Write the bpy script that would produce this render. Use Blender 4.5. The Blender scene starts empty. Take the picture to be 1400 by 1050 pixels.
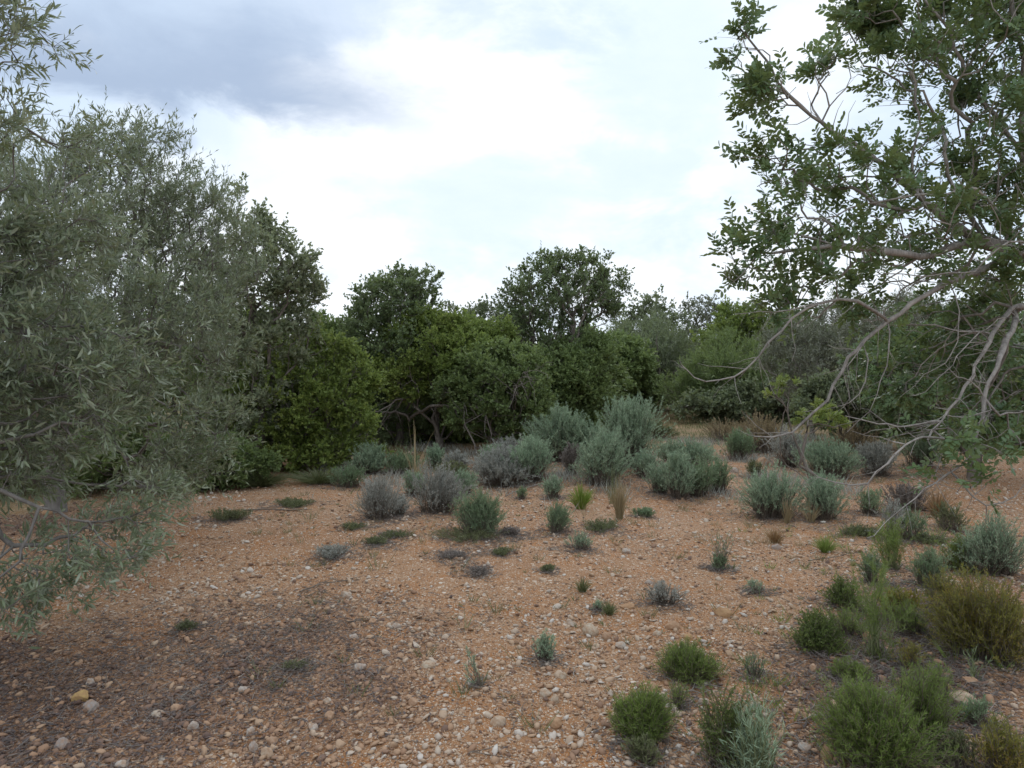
import bpy, math
import numpy as np
from mathutils import Vector
PI = math.pi
sc = bpy.context.scene
C = sc.collection
F = 1000.0; CX, CY = 700.0, 525.0; HZ = 508.0; CAMZ = 1.6
PITCH = math.atan((CY - HZ) / F)

# ------------------------------------------------------------------ helpers
def ray(px, py):
    x = (px - CX) / F; z = -(py - CY) / F
    c, s = math.cos(PITCH), math.sin(PITCH)
    return np.array([x, c + z * s, -s + z * c])

def P(px, py, d):
    r = ray(px, py)
    return np.array([0, 0, CAMZ]) + r * (d / r[1])

_w = np.random.RandomState(5)
_K = [(_w.uniform(-1, 1, 2), _w.uniform(0, 6.28)) for _ in range(10)]
def wav(x, y, f, a0=0, n=5):
    s = 0
    for i in range(n):
        k, ph = _K[(i + a0) % 10]
        g = f * (1 + .37 * i)
        s = s + np.sin(g * (k[0] * x + k[1] * y) * 2 + ph * (1 + a0) + 1.7 * np.sin(g * .6 * (k[1] * x - k[0] * y) + ph)) / (1 + .3 * i)
    return s / n * 1.6

def sstep(a, b, v):
    t = np.clip((v - a) / (b - a), 0, 1); return t * t * (3 - 2 * t)

def H(x, y):
    x = np.asarray(x, float); y = np.asarray(y, float)
    near = np.exp(-(x * x + y * y) / 900.0)
    h = .035 * wav(x, y, .9, 1) + .05 * wav(x, y, .33, 3) * sstep(2, 8, y)
    h = h + .10 * np.exp(-((x + 2.6) ** 2 / 6 + (y - 7.2) ** 2 / 2.2))       # low bank left
    h = h + .10 * np.exp(-((x - .9) ** 2 / .6 + (y - 10.5) ** 2 / 1.2)) + .13 * np.exp(-((x - 2.1) ** 2 / .8 + (y - 11.5) ** 2 / 1.0))
    h = h - .06 * sstep(15, 40, y) * 1.0 + .15 * wav(x, y, .08, 6) * sstep(20, 60, np.hypot(x, y))
    return h * (near * .6 + .4)

def micro(x, y):
    return .006 * wav(x, y, 7, 2) + .004 * wav(x, y, 17, 4)

def G(px, py):
    r = ray(px, py); z = 0.
    for _ in range(12):
        t = (z - CAMZ) / r[2]; z = float(H(t * r[0], t * r[1]))
    return np.array([t * r[0], t * r[1], z])

class MB:
    def __init__(s): s.v = []; s.f = {}; s.a = []; s.n = 0
    def add(s, v, faces, var=None):
        v = np.asarray(v, np.float32).reshape(-1, 3)
        if not len(v): return
        s.v.append(v)
        s.a.append(np.full(len(v), .5, np.float32) if var is None else np.broadcast_to(np.asarray(var, np.float32), (len(v),)))
        for f in faces:
            f = np.asarray(f, np.int64)
            if len(f): s.f.setdefault(f.shape[1], []).append(f + s.n)
        s.n += len(v)
    def build(s, name, mat, parent=None, smooth=True):
        v = np.concatenate(s.v) if s.v else np.zeros((3, 3), np.float32)
        if parent is not None: v = v - np.array(parent.location, np.float32)
        me = bpy.data.meshes.new(name)
        me.vertices.add(len(v)); me.vertices.foreach_set('co', v.astype(np.float32).ravel())
        idx = []; st = []; o = 0
        for k, fl in s.f.items():
            f = np.concatenate(fl); idx.append(f.ravel()); st.append(o + np.arange(len(f)) * k); o += f.size
        idx = np.concatenate(idx); st = np.concatenate(st)
        me.loops.add(len(idx)); me.loops.foreach_set('vertex_index', idx.astype(np.int32))
        me.polygons.add(len(st)); me.polygons.foreach_set('loop_start', st.astype(np.int32))
        if smooth: me.polygons.foreach_set('use_smooth', np.ones(len(st), bool))
        at = me.attributes.new('var', 'FLOAT', 'POINT'); at.data.foreach_set('value', np.concatenate(s.a).astype(np.float32))
        me.update(calc_edges=True)
        me.materials.append(mat)
        o = bpy.data.objects.new(name, me); C.objects.link(o)
        if parent is not None: o.parent = parent
        return o

def tag(o, label, cat, group=None, kind=None):
    if kind: o['kind'] = kind
    if label: o['label'] = label
    if cat: o['category'] = cat
    if group: o['group'] = group
    return o

def empty(name, loc, label, cat, group=None):
    o = bpy.data.objects.new(name, None); o.location = Vector([float(q) for q in loc]); C.objects.link(o)
    o.empty_display_size = .1
    bpy.context.view_layer.update()
    return tag(o, label, cat, group)

def norm(a): return a / (np.linalg.norm(a, axis=-1, keepdims=True) + 1e-9)

def perp(d, rng=None):
    r = rng.normal(size=d.shape) if rng is not None else np.broadcast_to(np.array([.31, .17, .93]), d.shape)
    u = norm(np.cross(d, r)); return u, np.cross(d, u)

# leaves: profile list of (t, halfwidth, lift) along the blade
PROF = {
    'diamond': [(0, 0, 0), (.45, 1, .0), (1, 0, .0)],
    'lance': [(0, 0, 0), (.3, .85, .03), (.65, .8, .04), (1, 0, -.04)],
    'oval': [(0, 0, 0), (.25, .8, .02), (.6, 1, .03), (.88, .62, .0), (1, .0, -.02)],
}
def leaves(mb, pos, d, nrm, L, W, var, prof='lance'):
    """pos,d,nrm (n,3); L,W,var (n,)"""
    n = len(pos)
    if not n: return
    side = norm(np.cross(d, nrm)); up = np.cross(side, d)
    pr = PROF[prof]; vs = []; 
    L = L[:, None]; W = W[:, None]
    cols = []
    for t, w, l in pr:
        c = pos + d * L * t + up * L * l
        if w == 0: cols.append([len(vs)]); vs.append(c)
        else:
            cols.append([len(vs), len(vs) + 1])
            vs.append(c + side * W * w * .5 + up * W * .12 * w); vs.append(c - side * W * w * .5 + up * W * .12 * w)
    k = len(vs); V = np.stack(vs, 1)
    tri, quad = [], []
    for a, b in zip(cols[:-1], cols[1:]):
        if len(a) == 1: tri.append([a[0], b[0], b[1]])
        elif len(b) == 1: tri.append([a[0], b[0], a[1]])
        else: quad.append([a[0], b[0], b[1], a[1]])
    off = (np.arange(n) * k)[:, None, None]
    fs = []
    if tri: fs.append((np.array(tri)[None] + off).reshape(-1, 3))
    if quad: fs.append((np.array(quad)[None] + off).reshape(-1, 4))
    mb.add(V, fs, np.repeat(var, k))

def tubes(mb, pts, rad, sides=3, var=.5):
    """pts (n,m,3), rad (n,m)"""
    n, m = pts.shape[:2]
    d = np.empty_like(pts); d[:, :-1] = pts[:, 1:] - pts[:, :-1]; d[:, -1] = d[:, -2]; d = norm(d)
    u, w = perp(d)
    a = np.arange(sides) * 2 * PI / sides
    ring = pts[:, :, None] + rad[:, :, None, None] * (u[:, :, None] * np.cos(a)[:, None] + w[:, :, None] * np.sin(a)[:, None])
    i = np.arange(n)[:, None, None]; j = np.arange(m - 1)[None, :, None]; k = np.arange(sides)[None, None, :]
    b = (i * m + j) * sides; k2 = (k + 1) % sides
    f = np.stack([b + k, b + k2, b + sides + k2, b + sides + k], -1).reshape(-1, 4)
    v = np.broadcast_to(np.asarray(var, float).reshape(-1, 1), (n, m * sides)) if np.ndim(var) else np.full((n, m * sides), var)
    mb.add(ring, [f], v.ravel())

def ribbons(mb, pts, wid, var):
    """flat blades, pts (n,m,3), wid (n,m)"""
    n, m = pts.shape[:2]
    d = norm(pts[:, -1] - pts[:, 0]); s = norm(np.cross(d, np.random.RandomState(n).normal(size=d.shape)))[:, None]
    V = np.stack([pts + s * wid[..., None] * .5, pts - s * wid[..., None] * .5], 2)
    i = np.arange(n)[:, None]; j = np.arange(m - 1)[None]
    b = (i * m + j) * 2
    f = np.stack([b, b + 1, b + 3, b + 2], -1).reshape(-1, 4)
    mb.add(V, [f], np.repeat(var, m * 2))

# ------------------------------------------------------------------ materials
def lin(c):
    return tuple(((q / 255 / 12.92) if q <= 10 else ((q / 255 + .055) / 1.055) ** 2.4) for q in c) + (1,)

class NT:
    def __init__(s, nt): s.nt = nt
    def n(s, t, ins=None, **kw):
        o = s.nt.nodes.new(t)
        for k, v in kw.items(): setattr(o, k, v)
        for k, v in (ins or {}).items():
            if hasattr(v, 'is_output'): s.nt.links.new(v, o.inputs[k])
            else: o.inputs[k].default_value = v
        return o
    def math(s, op, a, b=0., c=None, clamp=False):
        d = {0: a, 1: b}
        if c is not None: d[2] = c
        return s.n('ShaderNodeMath', d, operation=op, use_clamp=clamp).outputs[0]
    def ramp(s, fac, stops, interp='LINEAR'):
        o = s.n('ShaderNodeValToRGB', {0: fac}); r = o.color_ramp; r.interpolation = interp
        while len(r.elements) < len(stops): r.elements.new(.5)
        for e, (p, c) in zip(r.elements, stops): e.position = p; e.color = c
        return o.outputs[0]
    def mix(s, f, a, b, blend='MIX'):
        o = s.n('ShaderNodeMix', {0: f, 6: a, 7: b}, data_type='RGBA', blend_type=blend); return o.outputs[2]
    def noise(s, scale, detail=3, vec=None, rough=.55, dist=0.):
        d = {'Scale': scale, 'Detail': detail, 'Roughness': rough, 'Distortion': dist}
        if vec is not None: d['Vector'] = vec
        return s.n('ShaderNodeTexNoise', d).outputs[0]

def newmat(name):
    m = bpy.data.materials.new(name); m.use_nodes = True; m.node_tree.nodes.clear()
    return m, NT(m.node_tree)

def attr(t): return t.n('ShaderNodeAttribute', attribute_name='var').outputs['Fac']

def leafmat(name, cols, back=None, trans=.25, rough=.5, spec=.35, clump=1.2, tcol=None):
    """cols: three linear rgb tuples ramped over the per-leaf variation"""
    m, t = newmat(name)
    geo = t.n('ShaderNodeNewGeometry')
    v = attr(t)
    nz = t.noise(clump, 3, geo.outputs['Position'])
    v2 = t.math('ADD', t.math('MULTIPLY', v, .65), t.math('MULTIPLY', t.math('SUBTRACT', nz, .33), 1.0), clamp=True)
    col = t.ramp(v2, [(0., (*cols[0], 1)), (.5, (*cols[1], 1)), (1., (*cols[2], 1))])
    if back: col = t.mix(t.math('MULTIPLY', geo.outputs['Backfacing'], .85), col, (*back, 1))
    b = t.n('ShaderNodeBsdfPrincipled', {'Base Color': col, 'Roughness': rough, 'Specular IOR Level': spec})
    tc = t.mix(.6, col, (*(tcol or (.24, .30, .08)), 1))
    tr = t.n('ShaderNodeBsdfTranslucent', {'Color': tc})
    o = t.n('ShaderNodeMixShader', {0: trans, 1: b.outputs[0], 2: tr.outputs[0]})
    t.n('ShaderNodeOutputMaterial', {0: o.outputs[0]})
    return m

def barkmat(name, a, b, scale=30, rough=.9):
    m, t = newmat(name)
    geo = t.n('ShaderNodeNewGeometry')
    mp = t.n('ShaderNodeVectorMath', {0: geo.outputs['Position'], 1: (1, 1, .35)}, operation='MULTIPLY').outputs[0]
    nz = t.noise(scale, 5, mp, .7)
    n2 = t.noise(3, 3, geo.outputs['Position'])
    f = t.math('ADD', t.math('MULTIPLY', nz, .8), t.math('MULTIPLY', n2, .4))
    col = t.ramp(f, [(.38, (*a, 1)), (.75, (*b, 1))])
    bp = t.n('ShaderNodeBump', {'Strength': .6, 'Distance': .01, 'Height': nz})
    bs = t.n('ShaderNodeBsdfPrincipled', {'Base Color': col, 'Roughness': rough, 'Normal': bp.outputs[0], 'Specular IOR Level': .2})
    t.n('ShaderNodeOutputMaterial', {0: bs.outputs[0]})
    return m

M = {}
M['olive'] = leafmat('olive_leaf', [(.089, .115, .060), (.161, .195, .111), (.262, .302, .199)], back=(.31, .345, .265), trans=0.24, rough=.45, spec=.4, clump=.9)
M['carob'] = leafmat('carob_leaf', [(.062, .112, .054), (.110, .183, .082), (.199, .280, .107)], back=(.12, .165, .075), trans=0.34, rough=.42, spec=.45, clump=1.6)
M['carob_far'] = leafmat('dark_tree_leaf', [(.085, .121, .061), (.147, .202, .094), (.240, .291, .128)], back=(.14, .17, .10), trans=0.38, rough=.45, clump=1.2)
M['green'] = leafmat('bright_leaf', [(.099, .141, .040), (.185, .249, .059), (.330, .363, .091)], trans=0.42, clump=1.0)
M['mid'] = leafmat('mid_leaf', [(.094, .137, .054), (.172, .233, .088), (.267, .330, .128)], trans=0.4, clump=1.0)
M['dusty'] = leafmat('dusty_leaf', [(.104, .130, .073), (.168, .205, .117), (.259, .290, .178)], back=(.2, .22, .15), trans=0.35, clump=.7)
M['greyolive'] = leafmat('grey_leaf', [(.13, .14, .10), (.20, .21, .155), (.29, .30, .23)], trans=.2, clump=.7)
M['sage'] = leafmat('sage_leaf', [(.176, .243, .156), (.288, .381, .250), (.448, .543, .365)], trans=0.25, rough=.7, spec=.2, clump=2.5, tcol=(.24, .3, .2))
M['sagegreen'] = leafmat('sage_green_leaf', [(.108, .165, .086), (.194, .272, .157), (.329, .400, .243)], trans=0.28, rough=.7, spec=.2, clump=3, tcol=(.22, .28, .12))
M['lav'] = leafmat('grey_shrub_leaf', [(.239, .245, .210), (.350, .357, .316), (.505, .505, .449)], trans=0.2, rough=.8, spec=.1, clump=2.5, tcol=(.28, .27, .24))
M['fresh'] = leafmat('fresh_needle', [(.089, .133, .033), (.164, .230, .055), (.297, .372, .098)], trans=0.4, clump=5)
M['dark'] = leafmat('dark_needle', [(.063, .099, .027), (.120, .165, .045), (.225, .255, .075)], trans=0.34, clump=5)
M['heath'] = leafmat('heath_leaf', [(.115, .115, .034), (.218, .196, .040), (.380, .218, .057)], trans=0.34, clump=3.5)
M['lime'] = leafmat('lime_blade', [(.12, .18, .03), (.21, .29, .045), (.30, .36, .09)], trans=.35, clump=3)
M['dry'] = leafmat('dry_blade', [(.19, .14, .075), (.32, .255, .145), (.42, .35, .22)], trans=.25, clump=4, tcol=(.3, .22, .1))
M['rust'] = leafmat('rust_blade', [(.16, .10, .055), (.29, .18, .09), (.37, .25, .13)], trans=.25, clump=4, tcol=(.3, .18, .08))
M['mauve'] = leafmat('mauve_mat', [(.12, .10, .09), (.20, .17, .15), (.29, .255, .22)], trans=.05, clump=4, tcol=(.2, .16, .14))
M['mat_green'] = leafmat('mat_green_leaf', [(.07, .08, .04), (.125, .14, .065), (.21, .215, .11)], trans=.2, clump=4)
M['litter'] = leafmat('litter_leaf', [(.045, .035, .035), (.11, .085, .078), (.27, .21, .165)], trans=.0, rough=.8, clump=5)
M['leafy'] = leafmat('grey_green_leaf', [(.12, .145, .085), (.20, .23, .135), (.30, .33, .22)], back=(.34, .36, .27), trans=.4, clump=.9)
M['bark'] = barkmat('carob_bark', (.10, .088, .08), (.36, .33, .30))
M['bark_olive'] = barkmat('olive_bark', (.07, .062, .055), (.24, .22, .20), 14)
M['bark_far'] = barkmat('dull_bark', (.08, .066, .056), (.21, .18, .155))
M['bark_grey'] = barkmat('grey_twig', (.13, .115, .10), (.30, .27, .24))
M['stem'] = barkmat('woody_stem', (.09, .07, .055), (.22, .18, .145))
M['stem_green'] = barkmat('green_stem', (.11, .13, .06), (.26, .28, .14))

# ground material
def groundmat():
    m, t = newmat('stony_soil')
    geo = t.n('ShaderNodeNewGeometry'); pos = geo.outputs['Position']
    lit = t.n('ShaderNodeAttribute', attribute_name='litter').outputs['Fac']
    grn = t.n('ShaderNodeAttribute', attribute_name='green').outputs['Fac']
    n1 = t.noise(.7, 5, pos); n2 = t.noise(9, 6, pos, .7); n3 = t.noise(60, 4, pos, .7)
    soil = t.ramp(t.math('ADD', t.math('MULTIPLY', n1, .55), t.math('MULTIPLY', n2, .5)),
                  [(.33, (.24, .11, .048, 1)), (.5, (.33, .17, .078, 1)), (.68, (.38, .23, .13, 1))])
    pt = t.noise(1.9, 5, pos, .65); soil = t.mix(t.ramp(pt, [(.50, (0, 0, 0, 1)), (.62, (.8, .8, .8, 1))]), soil, (.34, .135, .035, 1))
    soil = t.mix(t.math('MULTIPLY', n3, .6), soil, (.19, .11, .065, 1))
    # grit as voronoi cells of two sizes
    for sc_, amt, seed in ((150, .6, 0), (85, .55, 0), (45, .5, 1), (24, .28, 2)):
        vo = t.n('ShaderNodeTexVoronoi', {'Vector': pos, 'Scale': float(sc_), 'Randomness': 1.0})
        cell = t.n('ShaderNodeSeparateColor', {0: vo.outputs['Color']})
        on = t.math('MULTIPLY', t.math('LESS_THAN', vo.outputs['Distance'], .36), t.math('LESS_THAN', cell.outputs[0], amt))
        gc = t.ramp(cell.outputs[1], [(0, (.13, .08, .058, 1)), (.3, (.30, .18, .11, 1)), (.6, (.43, .31, .22, 1)), (1, (.55, .48, .40, 1))])
        soil = t.mix(on, soil, gc)
        if seed == 1: hgt = t.math('MULTIPLY', on, .5)
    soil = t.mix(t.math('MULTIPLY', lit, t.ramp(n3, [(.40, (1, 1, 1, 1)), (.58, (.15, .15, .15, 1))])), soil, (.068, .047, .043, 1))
    gcol = t.ramp(t.noise(1.3, 7, pos, .75), [(.34, (.075, .085, .032, 1)), (.47, (.13, .125, .055, 1)), (.56, (.21, .155, .085, 1)), (.72, (.29, .19, .12, 1))])
    soil = t.mix(t.math('MULTIPLY', grn, .85), soil, gcol)
    h = t.math('ADD', t.math('MULTIPLY', n3, .6), t.math('ADD', n2, hgt))
    bp = t.n('ShaderNodeBump', {'Strength': .8, 'Distance': .012, 'Height': h})
    bs = t.n('ShaderNodeBsdfPrincipled', {'Base Color': soil, 'Roughness': .95, 'Normal': bp.outputs[0], 'Specular IOR Level': .15})
    t.n('ShaderNodeOutputMaterial', {0: bs.outputs[0]})
    return m

def stonemat(name, stops, dirt=.28):
    m, t = newmat(name)
    geo = t.n('ShaderNodeNewGeometry'); pos = geo.outputs['Position']
    v = attr(t)
    base = t.ramp(v, stops)
    n = t.noise(45, 6, pos, .7); n2 = t.noise(200, 3, pos, .6)
    col = t.mix(t.ramp(n, [(.35, (0, 0, 0, 1)), (.62, (dirt, dirt, dirt, 1))]), base, (.30, .17, .095, 1))
    col = t.mix(t.math('MULTIPLY', n2, .35), col, (.5, .45, .38, 1), 'OVERLAY')
    bp = t.n('ShaderNodeBump', {'Strength': .5, 'Distance': .004, 'Height': t.math('ADD', n, t.math('MULTIPLY', n2, .4))})
    bs = t.n('ShaderNodeBsdfPrincipled', {'Base Color': col, 'Roughness': .9, 'Normal': bp.outputs[0], 'Specular IOR Level': .2})
    t.n('ShaderNodeOutputMaterial', {0: bs.outputs[0]})
    return m
M['ground'] = groundmat()
M['gravel'] = stonemat('gravel_stone', [(0, (.085, .062, .06, 1)), (.18, (.18, .12, .095, 1)), (.4, (.34, .21, .135, 1)), (.65, (.43, .31, .215, 1)), (.85, (.48, .41, .34, 1)), (1, (.56, .53, .49, 1))])
M['rock'] = stonemat('pale_stone', [(0, (.27, .265, .265, 1)), (.2, (.41, .39, .36, 1)), (.4, (.44, .38, .30, 1)), (.6, (.40, .28, .20, 1)), (.8, (.38, .24, .14, 1)), (1, (.42, .29, .12, 1))], .75)

# ------------------------------------------------------------------ ground sheet
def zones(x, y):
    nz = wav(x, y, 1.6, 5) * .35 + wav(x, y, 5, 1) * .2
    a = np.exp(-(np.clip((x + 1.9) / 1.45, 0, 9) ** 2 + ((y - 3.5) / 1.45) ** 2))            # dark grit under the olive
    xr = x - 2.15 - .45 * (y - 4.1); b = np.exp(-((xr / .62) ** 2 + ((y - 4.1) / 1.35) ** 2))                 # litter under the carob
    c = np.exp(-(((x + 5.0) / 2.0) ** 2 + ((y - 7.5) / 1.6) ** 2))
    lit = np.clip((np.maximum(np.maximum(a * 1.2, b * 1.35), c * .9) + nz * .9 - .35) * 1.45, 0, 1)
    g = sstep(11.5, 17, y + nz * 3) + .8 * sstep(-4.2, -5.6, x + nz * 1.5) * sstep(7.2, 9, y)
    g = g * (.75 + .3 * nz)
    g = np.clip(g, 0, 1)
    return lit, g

def axis(lo, hi, step, far_lo, far_hi):
    core = np.arange(lo, hi, step); a = [hi]; s = step
    while a[-1] < far_hi: s *= 1.12; a.append(a[-1] + s)
    b = [lo - step]; s = step
    while b[-1] > far_lo: s *= 1.12; b.append(b[-1] - s)
    return np.concatenate([np.array(b)[::-1], core, np.array(a)])
xs = axis(-6, 7, .045, -600, 600); ys = axis(1.5, 12, .045, -300, 900)
X, Y = np.meshgrid(xs, ys)
Z = H(X, Y) + micro(X, Y)
nx, ny = len(xs), len(ys)
mb = MB(); ii, jj = np.meshgrid(np.arange(nx - 1), np.arange(ny - 1)); b0 = jj * nx + ii
mb.add(np.stack([X, Y, Z], -1), [np.stack([b0, b0 + 1, b0 + nx + 1, b0 + nx], -1).reshape(-1, 4)])
gr = mb.build('ground', M['ground']); gr['kind'] = 'structure'
lit, grn = zones(X, Y)
for nme, arr in (('litter', lit), ('green', grn)):
    at = gr.data.attributes.new(nme, 'FLOAT', 'POINT'); at.data.foreach_set('value', arr.ravel().astype(np.float32))

# ------------------------------------------------------------------ stones
def ico(sub):
    p = (1 + 5 ** .5) / 2
    v = [(-1, p, 0), (1, p, 0), (-1, -p, 0), (1, -p, 0), (0, -1, p), (0, 1, p), (0, -1, -p), (0, 1, -p), (p, 0, -1), (p, 0, 1), (-p, 0, -1), (-p, 0, 1)]
    f = [(0, 11, 5), (0, 5, 1), (0, 1, 7), (0, 7, 10), (0, 10, 11), (1, 5, 9), (5, 11, 4), (11, 10, 2), (10, 7, 6), (7, 1, 8), (3, 9, 4), (3, 4, 2), (3, 2, 6), (3, 6, 8), (3, 8, 9), (4, 9, 5), (2, 4, 11), (6, 2, 10), (8, 6, 7), (9, 8, 1)]
    v = [tuple(np.array(q) / np.linalg.norm(q)) for q in v]
    for _ in range(sub):
        cache = {}; nf = []
        def mid(a, b):
            k = (min(a, b), max(a, b))
            if k not in cache:
                q = np.array(v[a]) + np.array(v[b]); v.append(tuple(q / np.linalg.norm(q))); cache[k] = len(v) - 1
            return cache[k]
        for a, b, c in f:
            ab, bc, ca = mid(a, b), mid(b, c), mid(c, a)
            nf += [(a, ab, ca), (b, bc, ab), (c, ca, bc), (ab, bc, ca)]
        f = nf
    return np.array(v), np.array(f)
IV0, IF0 = ico(0); IV1, IF1 = ico(1); IV3, IF3 = ico(3)

def rotz(v, a):
    c, s = np.cos(a), np.sin(a)
    return np.stack([v[..., 0] * c - v[..., 1] * s, v[..., 0] * s + v[..., 1] * c, v[..., 2]], -1)

def pebbles(mb, rng, x, y, r, var, iv, if_, sink=.35):
    n = len(x); k = len(iv)
    V = iv[None] * (1 + rng.normal(0, .13, (n, k, 1)))
    for _ in range(5):                                        # broken faces
        pn_ = norm(rng.normal(size=(n, 3))); c_ = rng.uniform(.45, .85, (n, 1)); s_ = np.einsum('nkj,nj->nk', V, pn_)
        V = V - np.where(s_ > c_, (s_ - c_) * .95, 0)[..., None] * pn_[:, None]
    V = V * np.stack([rng.uniform(.8, 1.35, n), rng.uniform(.7, 1.1, n), rng.uniform(.28, .85, n)], -1)[:, None]
    ax = rng.normal(0, .3, (n, 2))
    V[..., 2] += V[..., 0] * ax[:, :1] + V[..., 1] * ax[:, 1:]
    V = rotz(V, rng.uniform(0, 6.28, n)[:, None])
    V = V * r[:, None, None]
    V[..., 0] += x[:, None]; V[..., 1] += y[:, None]; V[..., 2] += (H(x, y) + micro(x, y) + r * sink * .8)[:, None]
    mb.add(V, [(if_[None] + (np.arange(n) * k)[:, None, None]).reshape(-1, 3)], np.repeat(var, k))

rng = np.random.RandomState(11)
def scatter(n, ymin, ymax, power=1.6):
    u = rng.uniform(0, 1, n)
    e = 2 - power            # density ~ y^-power per unit area, area ~ y dy
    y = (ymin ** e + u * (ymax ** e - ymin ** e)) ** (1 / e)
    x = rng.uniform(-.95, .95, n) * (y * .8 + .8)
    return x, y
mb = MB()
x, y = scatter(150000, 2.2, 15, 2.3)
lit, g = zones(x, y); dens = .42 + .75 * wav(x, y, 1.4, 7) + .3 * wav(x, y, 4.5, 3)
keep = rng.uniform(0, 1, len(x)) < np.clip(dens + lit * .6 + .15, .12, 1) * (1 - .85 * g)
x, y, lit = x[keep], y[keep], lit[keep]
r = np.clip(.0042 * (1 - rng.uniform(0, 1, len(x))) ** (-1 / 2.6), 0, .022) * (.85 + .05 * y)
var = np.clip(rng.beta(2.2, 1.9, len(x)) * (1 - .9 * lit) + .08 * (r > .012) + rng.normal(0, .13, len(x)), 0, 1)
pebbles(mb, rng, x, y, r, var, IV0, IF0)
x, y = scatter(8500, 2.3, 15, 1.9)
dens = .5 + .7 * wav(x, y, 1.3, 7); lit, g = zones(x, y)
keep = rng.uniform(0, 1, len(x)) < np.clip(dens, .12, 1) * (1 - .8 * g)
x, y, lit = x[keep], y[keep], lit[keep]
r = np.clip(.0105 * (1 - rng.uniform(0, 1, len(x))) ** (-1 / 3.2), 0, .026) * (.85 + .03 * y)
pebbles(mb, rng, x, y, r, np.clip(rng.beta(2.8, 1.3, len(x)) * (1 - .4 * lit), 0, 1), IV1, IF1)
tag(mb.build('gravel', M['gravel'], smooth=False), None, None, kind='stuff')

def big_stone(px, py, wpx, hpx, col, label, seed):
    rg = np.random.RandomState(seed)
    p = G(px, py); d = p[1]; w = wpx / F * d / 2 * .88; h = hpx / F * d * .85
    V = IV3.copy()
    for _ in range(9):                                        # knock flat facets off
        nrm_ = norm(rg.normal(size=3)); c = rg.uniform(.62, .88)
        s = V @ nrm_; V = V - np.where(s > c, (s - c) * .92, 0)[:, None] * nrm_
    q = V * 3.1 + seed
    V = V * (1 + .045 * np.sin(q[:, :1] * 2 + 2 * np.sin(q[:, 1:2] * 1.7)) + .03 * np.sin(q[:, 2:3] * 4 + q[:, :1] * 3))
    V = V * np.array([w, w * rg.uniform(.7, .95), max(h * .72, w * .4)])
    V = rotz(V, rg.uniform(-.5, .5))
    c = np.array([p[0], p[1], p[2] + h * .12])
    mb = MB(); mb.add(V + c, [IF3], col)
    root = type('R', (), {'location': c})
    o = mb.build('stone', M['rock'], None)
    o.data.transform(__import__('mathutils').Matrix.Translation(Vector([float(-q) for q in c]))); o.location = Vector([float(q) for q in c])
    tag(o, label, 'stone', 'larger stones lying on the gravel')

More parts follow.
